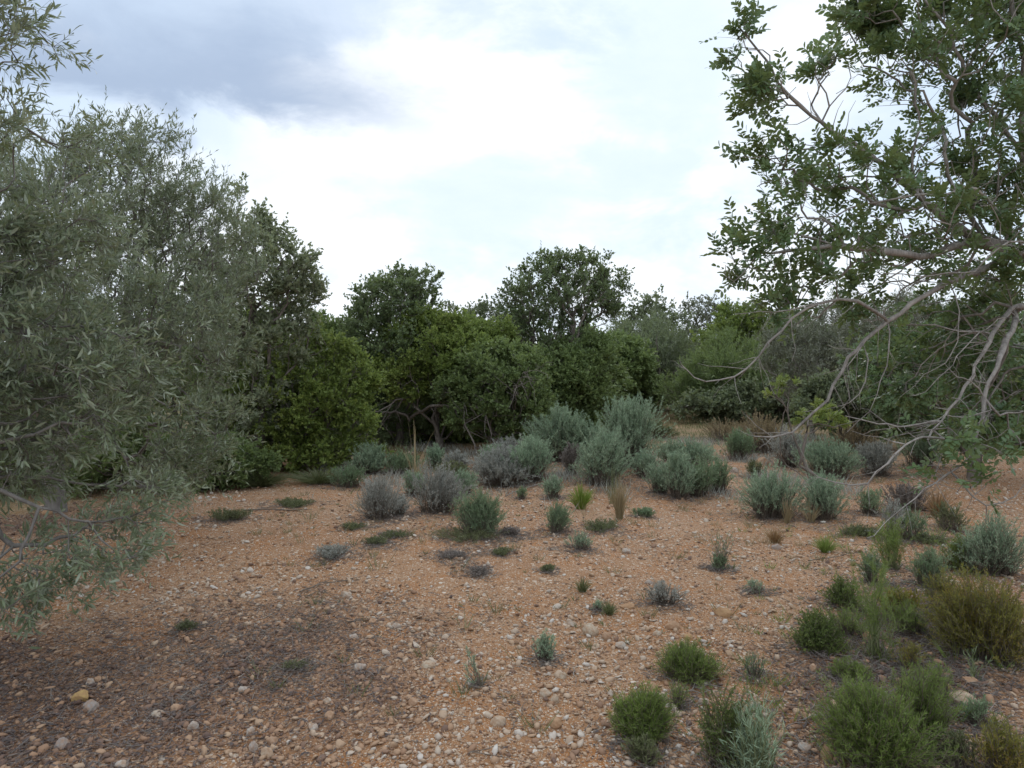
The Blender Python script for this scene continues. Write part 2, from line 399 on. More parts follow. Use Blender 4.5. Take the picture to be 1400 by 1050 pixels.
STONES = [
 (111, 956, 30, 17, 1.0, 'yellow ochre stone at the lower left of the gravel'),
 (125, 968, 24, 16, .05, 'blue grey stone touching the yellow ochre stone'),
 (84, 1022, 26, 18, .0, 'blue grey rounded stone nearest the bottom left corner'),
 (123, 935, 14, 11, .18, 'small white stone just above the yellow ochre stone'),
 (134, 931, 12, 10, .65, 'small pinkish stone up and right of the yellow one'),
 (216, 978, 26, 11, .3, 'flat pale stone right of the yellow ochre stone'),
 (240, 972, 17, 15, .6, 'buff stone at the right end of the flat pale one'),
 (166, 1047, 20, 10, .2, 'pale stone cut by the bottom edge, right of the blue grey one'),
 (264, 996, 17, 14, .2, 'white angular stone below the buff one at the lower left'),
 (332, 945, 15, 12, .18, 'white stone standing alone on the dark grit patch'),
 (342, 1003, 15, 14, .2, 'white stone at the top of the bottom left stone pile'),
 (372, 1016, 22, 16, .6, 'round buff stone at the right of the bottom left stone pile'),
 (347, 1024, 18, 15, .12, 'grey white stone in the middle of the bottom left stone pile'),
 (366, 1032, 26, 15, .5, 'broad buff stone at the foot of the bottom left stone pile'),
 (428, 997, 17, 12, .2, 'white oval stone between the two pebble piles at the bottom'),
 (450, 982, 19, 14, .62, 'pinkish round stone above the white oval one at the bottom'),
 (447, 962, 15, 12, .3, 'white stone above the pinkish round one'),
 (473, 815, 20, 11, .3, 'white elongated stone beside the lying twigs'),
 (542, 859, 17, 11, .22, 'pale stone in the middle of the gravel, left of centre'),
 (510, 852, 15, 10, .66, 'pinkish stone just left of the pale one mid gravel'),
 (484, 872, 16, 9, .2, 'small white stone left of the mid gravel, below the pinkish one'),
 (492, 914, 22, 12, .15, 'bluish white flat stone on the open gravel left of centre'),
 (546, 900, 18, 11, .62, 'pinkish oval stone right of the bluish white flat one'),
 (585, 911, 25, 10, .4, 'long flat buff stone near the centre of the gravel'),
 (565, 962, 16, 12, .62, 'round brown pink stone at the lower centre'),
 (681, 990, 26, 17, .45, 'cream block of stone at the bottom centre'),
 (744, 951, 22, 15, .35, 'grey cream stone left of the pair below the silvery plant'),
 (759, 960, 15, 15, .42, 'cream stone leaning on the grey cream one'),
 (769, 926, 15, 10, .4, 'small cream stone between the thin white twig and the silvery plant'),
 (758, 992, 26, 15, .75, 'tan stone with an angular top at the bottom, right of centre'),
 (807, 866, 26, 20, .4, 'cream pointed stone, largest in the right centre of the gravel'),
 (829, 872, 18, 13, .62, 'brown pink stone right of the cream pointed one'),
 (848, 884, 19, 10, .25, 'white low stone below and right of the cream pointed one'),
 (858, 830, 25, 9, .78, 'flat tan stone beside the small grey green tuft'),
 (782, 855, 15, 9, .3, 'pale stone left of the cream pointed one'),
 (990, 841, 27, 16, .85, 'ochre brown rounded stone on the gravel to the right'),
 (919, 858, 24, 14, .7, 'tan stone pressed into the gravel above the green dome'),
 (898, 868, 15, 9, .35, 'small pale stone left of the tan pressed one'),
 (941, 873, 16, 10, .85, 'orange round stone above the low green bush'),
 (962, 962, 18, 12, .25, 'white stone right behind the bright green shrub'),
 (928, 944, 15, 11, .45, 'pale stone under the dead twigs below the green dome'),
 (976, 951, 22, 10, .5, 'flat buff stone right of the dead twigs'),
 (908, 1010, 16, 14, .3, 'grey cream stone at the right foot of the bright green shrub'),
 (1315, 960, 40, 21, .42, 'broad cream stone at the right, in front of the litter'),
 (1326, 933, 25, 14, .66, 'pinkish cream stone above the broad cream one'),
 (1363, 987, 26, 15, .55, 'buff stone right of and below the broad cream one'),
 (1130, 1035, 23, 24, .68, 'upright tan stone at the bottom right'),
 (1100, 1026, 22, 16, .2, 'pale grey round stone left of the upright tan one'),
 (1143, 965, 26, 12, .5, 'flat buff stone by the dark litter at lower right'),
 (1189, 873, 22, 14, .72, 'brown stone pair member beside the tall feathery plant'),
 (1112, 916, 18, 12, .6, 'pinkish stone below the dark green dome bush'),
 (1061, 751, 16, 11, .05, 'blue grey stone under the rust coloured tuft'),
 (1018, 790, 13, 9, .62, 'pinkish stone right of the thin stalks'),
 (1008, 780, 10, 7, .25, 'small white stone up and left of the pinkish one'),
 (856, 755, 17, 8, .2, 'white flat stone on the orange soil right of centre'),
 (888, 798, 15, 8, .15, 'white stone beside the pale blue twiggy plant'),
 (1004, 646, 15, 10, .2, 'white stone on the mound at the far right centre'),
 (1042, 634, 22, 14, .72, 'tan boulder on the mound behind the rounded shrubs'),
 (1072, 636, 18, 11, .3, 'pale stone right of the tan boulder'),
 (1255, 668, 20, 9, .3, 'pale flat stone under the hanging branches at the right'),
 (560, 622, 14, 8, .35, 'far pale stone by the tall dry stalks'),
 (66, 702, 18, 8, .78, 'reddish stone at the foot of the olive trunk'),
]
for i, (a, b, c, d, e, l) in enumerate(STONES): big_stone(a, b, c, d, e, l, 100 + i)

# leaf litter and fallen bits (countless)
mb = MB()
x, y = scatter(80000, 2.2, 14, 2.05)
lit, g = zones(x, y)
keep = rng.uniform(0, 1, len(x)) < lit * .95 + .03
x, y = x[keep], y[keep]; n = len(x)
a = rng.uniform(0, 6.28, n); d = norm(np.stack([np.cos(a), np.sin(a), rng.normal(0, .25, n)], -1))
nr = norm(np.stack([rng.normal(0, .35, n), rng.normal(0, .35, n), np.ones(n)], -1))
pos = np.stack([x, y, H(x, y) + micro(x, y) + rng.uniform(.002, .016, n)], -1)
leaves(mb, pos, d, nr, rng.uniform(.018, .045, n), rng.uniform(.004, .013, n), rng.beta(1.2, 2.6, n), 'diamond')
tag(mb.build('leaf_litter', M['litter']), None, None, kind='stuff')

# ------------------------------------------------------------------ trees
def grow(rng, limbs, pts, bf=.35, seg=.12, jit=.12, sag=0.):
    """limbs: list of polylines (world), first starts at the root; pts attractors"""
    cap = 60000
    N = np.zeros((cap, 3)); Pa = np.full(cap, -1); L = np.zeros(cap); n = 0
    def path(a_idx, pl):
        nonlocal n
        prev = a_idx
        for q in pl:
            N[n] = q; Pa[n] = prev
            L[n] = 0 if prev < 0 else L[prev] + np.linalg.norm(q - N[prev]); prev = n; n += 1
    def smooth(pl, closed=False):
        pl = np.asarray(pl, float); out = []
        for i in range(len(pl) - 1):
            p0 = pl[max(i - 1, 0)]; p1 = pl[i]; p2 = pl[i + 1]; p3 = pl[min(i + 2, len(pl) - 1)]
            k = max(2, int(np.linalg.norm(p2 - p1) / seg))
            for j in range(k):
                t = j / k
                out.append(.5 * ((2 * p1) + (-p0 + p2) * t + (2 * p0 - 5 * p1 + 4 * p2 - p3) * t * t + (-p0 + 3 * p1 - 3 * p2 + p3) * t ** 3))
        out.append(pl[-1]); return np.array(out)
    lid, lt = [], []
    for i, pl in enumerate(limbs):
        n_before = n
        s = smooth(pl); s[1:] += rng.normal(0, seg * jit * .5, s[1:].shape)
        if i == 0: path(-1, s)
        else:
            k = np.argmin(np.linalg.norm(N[:n] - s[0], axis=1)); path(k, s if np.linalg.norm(N[k] - s[0]) > seg * .5 else s[1:])
        lid += [i] * (n - n_before); lt += list(np.linspace(0, 1, n - n_before))
    nl = n; forced = n
    root = N[0]
    pts = pts[np.argsort(np.linalg.norm(pts - N[max(0, n // 3)], axis=1))]
    tips = []
    for p in pts:
        if n > cap - 200: break
        d = np.linalg.norm(N[1:n] - p, axis=1); k = 1 + int(np.argmin(d + bf * L[1:n])); dist = d[k - 1]
        m = max(1, int(round(dist / seg)))
        a = N[k].copy(); t = (np.arange(1, m + 1) / m)[:, None]
        pa = Pa[k]; dirp = N[k] - N[pa] if pa >= 0 else np.array([0, 0, 1.])
        bend = norm(dirp) * dist * .22
        q = a + (p - a) * t + bend * (t * (1 - t)) * 1.5 + rng.normal(0, seg * jit, (m, 3)) * (t < 1)
        q[:, 2] -= sag * dist * (t[:, 0] * (1 - t[:, 0]))
        path(k, q); tips.append(n - 1)
    N, Pa = N[:n], Pa[:n]
    cnt = np.zeros(n); cnt[tips] = 1
    ch = np.bincount(Pa[Pa >= 0], minlength=n); cnt[(ch == 0) & (cnt == 0)] = 1
    for i in range(n - 1, 0, -1): cnt[Pa[i]] += cnt[i]
    return N, Pa, cnt, nl, np.array(lid), np.array(lt)

def skeleton(mb, N, Pa, R, rmin=0., sides=6):
    n = len(N); idx = np.arange(1, n)
    d = np.zeros_like(N); d[1:] = N[1:] - N[Pa[1:]]
    main = np.full(n, -1); 
    for i in idx[np.argsort(R[1:])]: main[Pa[i]] = i
    # tangent at node: mean of incoming and outgoing
    tan = norm(d); mk = main >= 0; tan[mk] = norm(tan[mk] + norm(d[main[mk]])); tan[0] = norm(d[main[0]])
    sel = idx[R[1:] >= rmin]
    if not len(sel): return
    def rings(pos, dr, r):
        u, w = perp(dr); a = np.arange(sides) * 2 * PI / sides
        return pos[:, None] + r[:, None, None] * (u[:, None] * np.cos(a)[:, None] + w[:, None] * np.sin(a)[:, None])
    A = rings(N, tan, R)
    ismain = main[Pa[sel]] == sel
    B = rings(N[Pa[sel]], norm(d[sel]), R[sel])
    base_main = Pa[sel] * sides; base_new = n * sides + np.arange(len(sel)) * sides
    b = np.where(ismain, base_main, base_new)[:, None]; t = (sel * sides)[:, None]
    k = np.arange(sides)[None]; k2 = (k + 1) % sides
    mb.add(np.concatenate([A.reshape(-1, 3), B.reshape(-1, 3)]), [np.stack([b + k, b + k2, t + k2, t + k], -1).reshape(-1, 4)])

def foliage(mb, tw, rng, N, Pa, cnt, nl, kind, nleaf, size, maxc=3, upb=.25, shl=None, rtw=.0012, per=11, clump=.9):
    """leafy shoots along the thin branches; the shoots themselves go into tw"""
    idx = np.arange(1, len(N)); s = idx[(cnt[1:] <= maxc) & (idx >= nl)]
    a = N[Pa[s]]; b = N[s]; ln = np.linalg.norm(b - a, axis=1)
    ns_ = max(1, int(nleaf / per)); wt = ln * rng.lognormal(0, clump, len(s)); e = rng.choice(len(s), ns_, p=wt / wt.sum())
    t = rng.uniform(0, 1, ns_)[:, None]; p0 = a[e] * (1 - t) + b[e] * t; bd = norm(b - a)[e]
    shl = shl or size * 3.6
    u, _ = perp(bd, rng); an = rng.uniform(.2, 1.1, ns_)[:, None]
    sdir = norm(bd * np.cos(an) + u * np.sin(an) + np.array([0, 0, upb]))
    SL = shl * rng.uniform(.5, 1.35, ns_)
    tt = np.linspace(0, 1, 3)[None, :, None]
    crv = rng.normal(0, .12, (ns_, 1, 3)) * SL[:, None, None]
    sp = p0[:, None] + sdir[:, None] * SL[:, None, None] * tt + crv * tt * tt
    if rtw > 0: tubes(tw, sp, np.array([1., .8, .4])[None] * rtw * np.ones((ns_, 1)), 3)
    k = rng.poisson(per, ns_); q = np.repeat(np.arange(ns_), k); m = len(q)
    t = rng.uniform(.12, 1, m) ** .8; pos = p0[q] + sdir[q] * (SL[q] * t)[:, None] + crv[q, 0] * (t * t)[:, None]
    u, w = perp(sdir[q], rng)
    ang = rng.uniform(.4, 1.15, m)[:, None]
    d = norm(sdir[q] * np.cos(ang) + u * np.sin(ang) + np.array([0, 0, upb * .4]))
    nr = norm(np.cross(d, rng.normal(size=d.shape)) * .8 + np.array([0, 0, 1.0]))
    var = np.clip(.4 * rng.uniform(0, 1, ns_)[q] + .6 * rng.uniform(0, 1, m), 0, 1)
    if kind == 'pinnate':
        npair = 4; L = size * rng.uniform(1.9, 2.8, m)
        side = norm(np.cross(d, nr))
        ps, ds, ns, vs, ll = [], [], [], [], []
        for j in range(npair):
            tj = (j + .9) / (npair + .3)
            for sg in (-1, 1):
                ps.append(pos + d * (L * tj)[:, None] + np.cross(side, d) * (-.08 * L * tj * tj)[:, None])
                ds.append(norm(side * sg + d * (.35 + .25 * j) + rng.normal(0, .12, d.shape)))
                ns.append(norm(nr + rng.normal(0, .35, nr.shape))); vs.append(np.clip(var + rng.normal(0, .12, m), 0, 1))
                ll.append(size * rng.uniform(.75, 1.15, m))
        ll = np.concatenate(ll)
        leaves(mb, np.concatenate(ps), np.concatenate(ds), np.concatenate(ns), ll, ll * .47, np.concatenate(vs), 'oval' if len(ll) < 150000 else 'lance')
    elif kind == 'olive':
        L = size * rng.uniform(.55, 1.2, m); leaves(mb, pos, d, nr, L, L * rng.uniform(.17, .25, m), var, 'lance' if m < 60000 else 'diamond')
    elif kind == 'broad':
        L = size * rng.uniform(.6, 1.25, m); leaves(mb, pos, d, nr, L, L * .62, var, 'diamond')
    elif kind == 'needle':
        L = size * rng.uniform(.6, 1.2, m); leaves(mb, pos, d, nr, L, L * .13, var, 'diamond')

def blob(rng, c, r, n, shell=.45):
    u = norm(rng.normal(size=(n, 3))); q = rng.uniform(0, 1, n) ** shell
    return c + u * q[:, None] * np.asarray(r)
def BP(rng, px, py, d, rx, ry, n, rd=None, shell=.45):
    """blob given by where its centre is seen and how wide it looks at distance d"""
    c = P(px, py, d); s = d / F
    return blob(rng, c, (rx * s, rd if rd else min(rx, ry) * s * 1.1, ry * s), n, shell)

def make_tree(name, label, cat, group, base, limbs, pts, leaf, mat, bark, seed, size, dens, seg=.12, lrad=None, clump=.9,
              rtip=.0013, pw=.42, bf=.35, maxc=3, rmin=0, sides=6, jit=.12, sag=0, upb=.25, parts=('trunk', 'crown'), rtr=.07, shl=None, rtw=.0012, per=11, floor_z=None):
    rg = np.random.RandomState(seed)
    N, Pa, cnt, nl, lid, lt = grow(rg, limbs, pts, bf, seg, jit, sag)
    if floor_z is None:
        N[1:, 2] = np.maximum(N[1:, 2], H(N[1:, 0], N[1:, 1]) + .06)
    R = rtip * cnt ** pw + rtr * (cnt / cnt[0]) ** .62
    if lrad:
        lr = np.array(lrad) * .68; R[:nl] = np.maximum(R[:nl], lr[lid, 0] * (1 - lt) + lr[lid, 1] * lt)
    if lrad: R[:nl] *= np.clip(1 + rg.normal(0, .10, nl), .8, 1.35)
    root = empty(name, base, label, cat, group)
    tw = MB(); skeleton(tw, N, Pa, R, rmin, sides)
    if lrad:                                                   # short bare side twigs, angular and forked
        ok = np.arange(1, nl); ok = ok[R[ok] < .03]; q = rg.choice(ok, 420); b_ = norm(N[q] - N[Pa[q]]); u, _ = perp(b_, rg)
        dr = norm(b_ * .7 + u * rg.uniform(.5, 1.2, (420, 1))); L_ = rg.uniform(.04, .24, (420, 1, 1)) * np.minimum(1, R[q] / .006 + .35)[:, None, None]
        tt = np.linspace(0, 1, 5)[None, :, None]; tp = N[q][:, None] + dr[:, None] * L_ * tt + np.cumsum(rg.normal(0, .05, (420, 5, 3)), 1) * L_ * tt
        tubes(tw, tp, np.linspace(1, .35, 5)[None] * np.minimum(.0028, R[q] * .5)[:, None], 4)
    mb = MB(); foliage(mb, tw, rg, N, Pa, cnt, nl, leaf, dens, size, maxc, upb, shl, rtw, per, clump)
    tw.build(parts[0], bark, root); mb.build(parts[1], mat, root)
    return root

# --- the olive whose trunk shows at the left
rg = np.random.RandomState(21)
tb = G(76, 700)
def up(b, dx, dy, z): return np.array([b[0] + dx, b[1] + dy, b[2] + z])
limbs = [[up(tb, .02, 0, -.1), up(tb, 0, 0, .25), up(tb, -.03, .02, .55), up(tb, .05, .0, .85), up(tb, .15, -.1, 1.3), up(tb, .3, -.2, 2.0), up(tb, .5, -.3, 2.8)],
         [up(tb, .05, 0, .85), up(tb, .7, -.2, 1.35), up(tb, 1.5, -.4, 1.9), up(tb, 2.3, -.3, 2.4)],
         [up(tb, 0, 0, .8), up(tb, -.5, -.4, 1.4), up(tb, -1.0, -.9, 2.2)],
         [up(tb, .05, 0, .7), up(tb, .4, -.8, 1.1), up(tb, .9, -1.7, 1.5)]]
pts = np.concatenate([
    BP(rg, 60, 350, 7.5, 190, 150, 420, 1.6), BP(rg, 200, 300, 7.2, 100, 110, 300, 1.3), BP(rg, 175, 215, 7.2, 45, 50, 60),
    BP(rg, 265, 350, 7.6, 75, 75, 200, 1.2), BP(rg, 205, 460, 6.6, 105, 95, 320, 1.4), BP(rg, 90, 500, 6.4, 130, 100, 300, 1.2),
    BP(rg, 265, 590, 6.4, 65, 45, 70, .6), BP(rg, 225, 645, 6.2, 60, 40, 45, .6)])
make_tree('olive_tree', 'silvery green olive tree at the left with its pale gnarled trunk showing low down', 'tree', None, tb, limbs, pts,
          'olive', M['olive'], M['bark_olive'], 21, .060, 98000, bf=.3, maxc=4, sides=7, rtr=.085, upb=.45, shl=.3, per=15)
# --- nearer olive, its trunk outside the frame
rg = np.random.RandomState(22)
nb = np.array([-4.35, 3.7, float(H(-4.35, 3.7))])
limbs = [[up(nb, 0, 0, -.1), up(nb, .05, 0, .6), up(nb, .2, 0, 1.2), up(nb, .35, -.1, 2.0), up(nb, .6, -.1, 2.9), up(nb, .9, -.2, 3.6)],
         [up(nb, .15, 0, 1.1), up(nb, .9, .1, 1.6), up(nb, 1.5, .1, 1.8), up(nb, 2.1, .1, 1.75)],
         [up(nb, .1, 0, .9), up(nb, .8, -.2, 1.15), up(nb, 1.5, -.1, 1.1), up(nb, 2.1, 0, .85)]]
pts = np.concatenate([
    BP(rg, 0, 430, 3.9, 95, 150, 150, .6), BP(rg, 70, 330, 4.3, 80, 90, 90, .5), BP(rg, 90, 520, 4.0, 110, 80, 120, .5),
    BP(rg, -40, 610, 3.7, 70, 90, 60, .4), BP(rg, 100, 590, 4.0, 80, 50, 44, .3), BP(rg, 60, 650, 4.2, 50, 35, 12, .2), BP(rg, 110, 745, 3.9, 100, 40, 34, .4), BP(rg, 40, 790, 3.7, 80, 50, 34, .3), BP(rg, 175, 690, 4.3, 50, 45, 24, .4),
    BP(rg, 0, 150, 3.7, 45, 110, 20, .3), BP(rg, 15, 30, 3.7, 40, 40, 9, .3), BP(rg, -60, 150, 3.8, 50, 200, 26, .5), BP(rg, 95, 205, 4.6, 50, 35, 22, .3), BP(rg, -120, 500, 3.8, 120, 260, 160, .8)])
make_tree('olive_tree', 'near olive reaching in from the left edge, long narrow leaves up to the top corner', 'tree', None, nb, limbs, pts,
          'olive', M['olive'], M['bark_olive'], 22, .060, 35000, seg=.09, bf=.3, maxc=4, sides=7, rtr=.045, sag=.3, upb=.05)

# --- the carob at the right, trunk just outside the frame
rg = np.random.RandomState(31)
cb = np.array([4.1, 4.7, float(H(4.1, 4.7))])
hub = P(1440, 410, 4.5)
limbs = [[up(cb, 0, 0, -.1), up(cb, -.1, 0, .7), up(cb, -.25, -.05, 1.4), hub + np.array([.25, 0, .1])],
         [hub + np.array([.25, 0, .1]), P(1400, 350, 4.4), P(1335, 325, 4.2), P(1270, 280, 4.1), P(1205, 225, 4.0), P(1140, 180, 3.9), P(1095, 145, 3.85), P(1050, 90, 3.8), P(1010, 35, 3.8)],
         [hub, P(1400, 345, 4.2), P(1340, 368, 4.1), P(1280, 395, 4.0), P(1215, 440, 3.95), P(1160, 490, 3.9), P(1130, 545, 3.85), P(1080, 590, 3.8), P(1035, 596, 3.8)],
         [hub, P(1385, 425, 4.2), P(1345, 480, 4.0), P(1320, 530, 3.9), P(1290, 575, 3.85), P(1268, 598, 3.8)],
         [P(1388, 432, 4.2), P(1362, 500, 3.9), P(1345, 545, 3.85), P(1335, 590, 3.8), P(1325, 625, 3.75), P(1300, 645, 3.7)],
         [P(1215, 440, 3.95), P(1170, 412, 3.8), P(1120, 412, 3.75), P(1085, 435, 3.7), P(1050, 470, 3.7), P(1020, 505, 3.7), P(985, 520, 3.7), P(950, 518, 3.7), P(932, 497, 3.7)],
         [P(1290, 575, 3.85), P(1240, 582, 3.8), P(1200, 580, 3.7), P(1160, 568, 3.7)],
         [P(1290, 600, 3.8), P(1250, 600, 3.7), P(1215, 635, 3.6), P(1185, 658, 3.6), P(1140, 660, 3.6), P(1105, 640, 3.6), P(1095, 612, 3.6)],
         [P(1335, 325, 4.2), P(1260, 350, 4.0), P(1180, 340, 3.9), P(1120, 338, 3.8), P(1060, 348, 3.8)],
         [P(1270, 280, 4.1), P(1245, 230, 4.0), P(1258, 170, 4.0), P(1252, 145, 4.0)],
         [hub, P(1400, 220, 4.3), P(1330, 120, 4.2), P(1290, 30, 4.1), P(1230, -40, 4.1)],
         [P(1400, 220, 4.3), P(1395, 60, 4.2), P(1360, -80, 4.2)],
         [hub, P(1350, 270, 4.0), P(1290, 265, 3.9), P(1200, 275, 3.8), P(1130, 300, 3.75)],
         [P(1300, 390, 4.05), P(1312, 450, 3.9), P(1290, 500, 3.85), P(1262, 512, 3.8), P(1238, 540, 3.8)],
         [P(1388, 425, 4.2), P(1330, 462, 3.9), P(1300, 500, 3.8), P(1265, 535, 3.8), P(1245, 540, 3.8)],
         [P(1180, 470, 3.9), P(1157, 500, 3.8), P(1160, 530, 3.8), P(1155, 556, 3.8)],
         [P(1185, 468, 3.9), P(1181, 520, 3.85), P(1160, 550, 3.8), P(1140, 556, 3.8)],
         [P(1215, 440, 3.95), P(1212, 500, 3.85), P(1190, 560, 3.8), P(1160, 590, 3.8)],
         [P(1120, 412, 3.75), P(1080, 425, 3.7), P(1040, 424, 3.7), P(1005, 430, 3.7)],
         [hub, P(1395, 330, 3.9), P(1330, 368, 3.8), P(1260, 378, 3.75), P(1210, 372, 3.7)],
         [P(1345, 545, 3.85), P(1328, 520, 3.8), P(1310, 515, 3.8), P(1290, 495, 3.8)],
         [P(1345, 545, 3.85), P(1352, 560, 3.8), P(1320, 572, 3.8), P(1290, 566, 3.8), P(1262, 590, 3.8)],
         [P(1300, 645, 3.7), P(1330, 680, 3.6), P(1372, 690, 3.6), P(1410, 650, 3.7)],
         [P(1300, 645, 3.7), P(1240, 690, 3.5), P(1205, 720, 3.45), P(1185, 738, 3.4)]]
CR = [(.09, .07), (.035, .006), (.040, .006), (.026, .007), (.026, .006), (.013, .003), (.009, .003), (.010, .0025), (.012, .003), (.014, .004), (.03, .008), (.03, .01), (.02, .005),
      (.006, .002), (.006, .002), (.005, .0015), (.005, .0015), (.006, .0015), (.005, .0015), (.010, .004), (.006, .002), (.006, .002), (.007, .002), (.006, .002)]
pts = np.concatenate([
    BP(rg, 1060, 120, 3.85, 55, 42, 34, .25), BP(rg, 1012, 62, 3.8, 20, 36, 10, .15), BP(rg, 1135, 110, 3.9, 32, 38, 20, .2),
    BP(rg, 1060, 215, 3.85, 55, 50, 36, .25), BP(rg, 1130, 240, 3.9, 70, 55, 60, .3), BP(rg, 1075, 300, 3.85, 65, 35, 30, .25),
    BP(rg, 1150, 330, 3.9, 75, 45, 55, .3), BP(rg, 1035, 350, 3.8, 45, 55, 26, .2), BP(rg, 1100, 385, 3.85, 60, 32, 24, .25), BP(rg, 1010, 385, 3.8, 22, 16, 6, .1),
    BP(rg, 1220, 300, 4.0, 80, 70, 80, .4), BP(rg, 1250, 235, 4.0, 60, 60, 40, .3),
    BP(rg, 1240, 90, 4.1, 55, 55, 55, .35), BP(rg, 1190, 20, 4.1, 70, 28, 34, .3), BP(rg, 1310, 60, 4.2, 80, 75, 110, .5),
    BP(rg, 1380, 60, 4.3, 80, 100, 130, .5), BP(rg, 1340, 170, 4.2, 75, 65, 90, .5), BP(rg, 1370, 260, 4.2, 90, 70, 120, .5),
    BP(rg, 1310, 300, 4.1, 80, 60, 80, .5), BP(rg, 1340, 370, 4.4, 90, 50, 60, .5), BP(rg, 1250, 360, 4.3, 70, 40, 40, .4), BP(rg, 1190, 400, 4.2, 60, 30, 16, .3),
    BP(rg, 1310, 605, 3.8, 55, 30, 20, .25), BP(rg, 1300, 655, 3.7, 40, 28, 14, .2), BP(rg, 1385, 590, 4.0, 50, 40, 20, .3), BP(rg, 1235, 440, 4.3, 80, 40, 14, .4), BP(rg, 1385, 480, 4.6, 60, 80, 90, .4), BP(rg, 1300, 450, 4.6, 70, 45, 55, .3), BP(rg, 1335, 550, 4.5, 70, 50, 60, .3), BP(rg, 1230, 500, 4.6, 50, 40, 22, .3), BP(rg, 1085, 430, 3.9, 50, 22, 12, .2)])
rt = make_tree('carob_tree', 'green carob tree reaching in from the right edge with grey drooping limbs', 'tree', None, cb, limbs, pts,
          'pinnate', M['carob'], M['bark'], 31, .038, 4700, lrad=CR, clump=.9, seg=.075, bf=.25, sides=7, rtr=.03, upb=.35, jit=.16, per=3, shl=.10, maxc=2)

# --- trees and big bushes around the clearing: (seen from x, base y, spans) built at their own distances
def bush(name, label, cat, group, px, pyb, d, blobs, leaf, mat, bark, seed, size, dens, ntr=3, **kw):
    rg = np.random.RandomState(seed)
    r = ray(px, pyb); b = np.array([r[0] / r[1] * d, d, 0]); b[2] = float(H(b[0], b[1]))
    pts = np.concatenate([BP(rg, a[0], a[1], d + a[5], a[2], a[3], a[4], a[6] if len(a) > 6 else None) for a in blobs])
    sat = []
    for a in blobs:
        for _ in range(4):
            th = rg.uniform(-.5, PI + .5); q = rg.uniform(.85, 1.15)
            sat.append(BP(rg, a[0] + math.cos(th) * a[2] * q, a[1] - math.sin(th) * a[3] * q, d + a[5] + rg.uniform(-.4, .4), a[2] * rg.uniform(.12, .3), a[3] * rg.uniform(.15, .35), max(3, int(a[4] * .05))))
    pts = np.concatenate([pts] + sat)
    pts[:, 2] = np.maximum(pts[:, 2], H(pts[:, 0], pts[:, 1]) + .08)
    top = pts.mean(0); limbs = [[b - np.array([0, 0, .1]), b + np.array([.03, 0, .25]), b * .65 + top * .35 + rg.normal(0, .1, 3), b * .3 + top * .7 + rg.normal(0, .12, 3)]]
    for i in range(ntr):
        q = pts[rg.randint(len(pts))]; limbs.append([b + np.array([0, 0, .15]), b * .7 + q * .3 + np.array([0, 0, .1]) + rg.normal(0, .08, 3), b * .25 + q * .75 + rg.normal(0, .1, 3)])
    make_tree(name, label, cat, group, b, limbs, pts, leaf, mat, bark, seed, size, dens, **kw)

# blobs: (px, py, rx, ry, n, depth offset[, depth radius])
GT = 'trees and tall bushes around the clearing'
bush('leafy_tree', 'grey green tree with a lone tall sprig, rising behind the right side of the olive', 'tree', GT, 350, 600, 11.5,
     [(350, 380, 65, 70, 260, 0, 1), (400, 400, 38, 45, 140, 0), (320, 300, 14, 40, 20, 0), (375, 330, 20, 24, 30, 0), (300, 440, 60, 60, 120, 0), (331, 268, 4, 14, 5, 0, .1), (395, 460, 40, 40, 90, 0, .6), (340, 540, 60, 70, 160, 0, .8)],
     'broad', M['leafy'], M['bark_far'], 41, .060, 40000, maxc=4, sides=5, seg=.16)
bush('bright_bush', 'yellow green leafy bush left of centre, low branches to the ground', 'bush', GT, 410, 645, 12.0,
     [(390, 550, 75, 70, 400, 0, 1.1), (465, 560, 36, 60, 200, -.3), (360, 600, 60, 45, 160, 0), (445, 485, 44, 32, 130, .2), (350, 480, 45, 40, 120, .3), (430, 618, 70, 26, 200, -.2, .8), (490, 530, 22, 26, 50, 0)],
     'broad', M['green'], M['bark_far'], 42, .055, 80000, maxc=4, sides=4, seg=.15)
bush('dark_tree', 'dark tree left of centre with an open dark top and arching trunks', 'tree', GT, 545, 620, 16.0,
     [(540, 415, 55, 38, 260, 0, 1), (580, 400, 24, 26, 40, 0), (500, 450, 36, 36, 150, 0), (560, 470, 75, 50, 420, 0, 1.4), (610, 500, 50, 40, 200, 0), (490, 510, 45, 50, 220, 0, 1.0), (545, 385, 30, 14, 30, 0), (520, 575, 60, 38, 200, 0, 1.0), (600, 580, 50, 30, 100, .6)],
     'broad', M['carob_far'], M['bark_far'], 43, .068, 60750, maxc=4, sides=5, seg=.2, ntr=5)
bush('green_bush', 'mid green bush leaning over the front of the dark tree left of centre', 'bush', GT, 600, 612, 15.0,
     [(590, 455, 50, 26, 200, .5), (630, 500, 60, 45, 240, 0), (560, 520, 50, 30, 120, 0)],
     'broad', M['green'], M['bark_far'], 44, .06, 60750, maxc=4, sides=5, seg=.2, ntr=4)
bush('round_bush', 'rounded grey green bush with bare twigs, just left of the tallest centre tree', 'bush', GT, 680, 615, 14.5,
     [(685, 535, 62, 62, 620, 0, 1.0), (715, 520, 36, 46, 200, 0), (640, 550, 40, 50, 200, 0), (700, 585, 50, 22, 120, 0)],
     'broad', M['mid'], M['bark_grey'], 45, .060, 80000, maxc=4, sides=4, seg=.17)
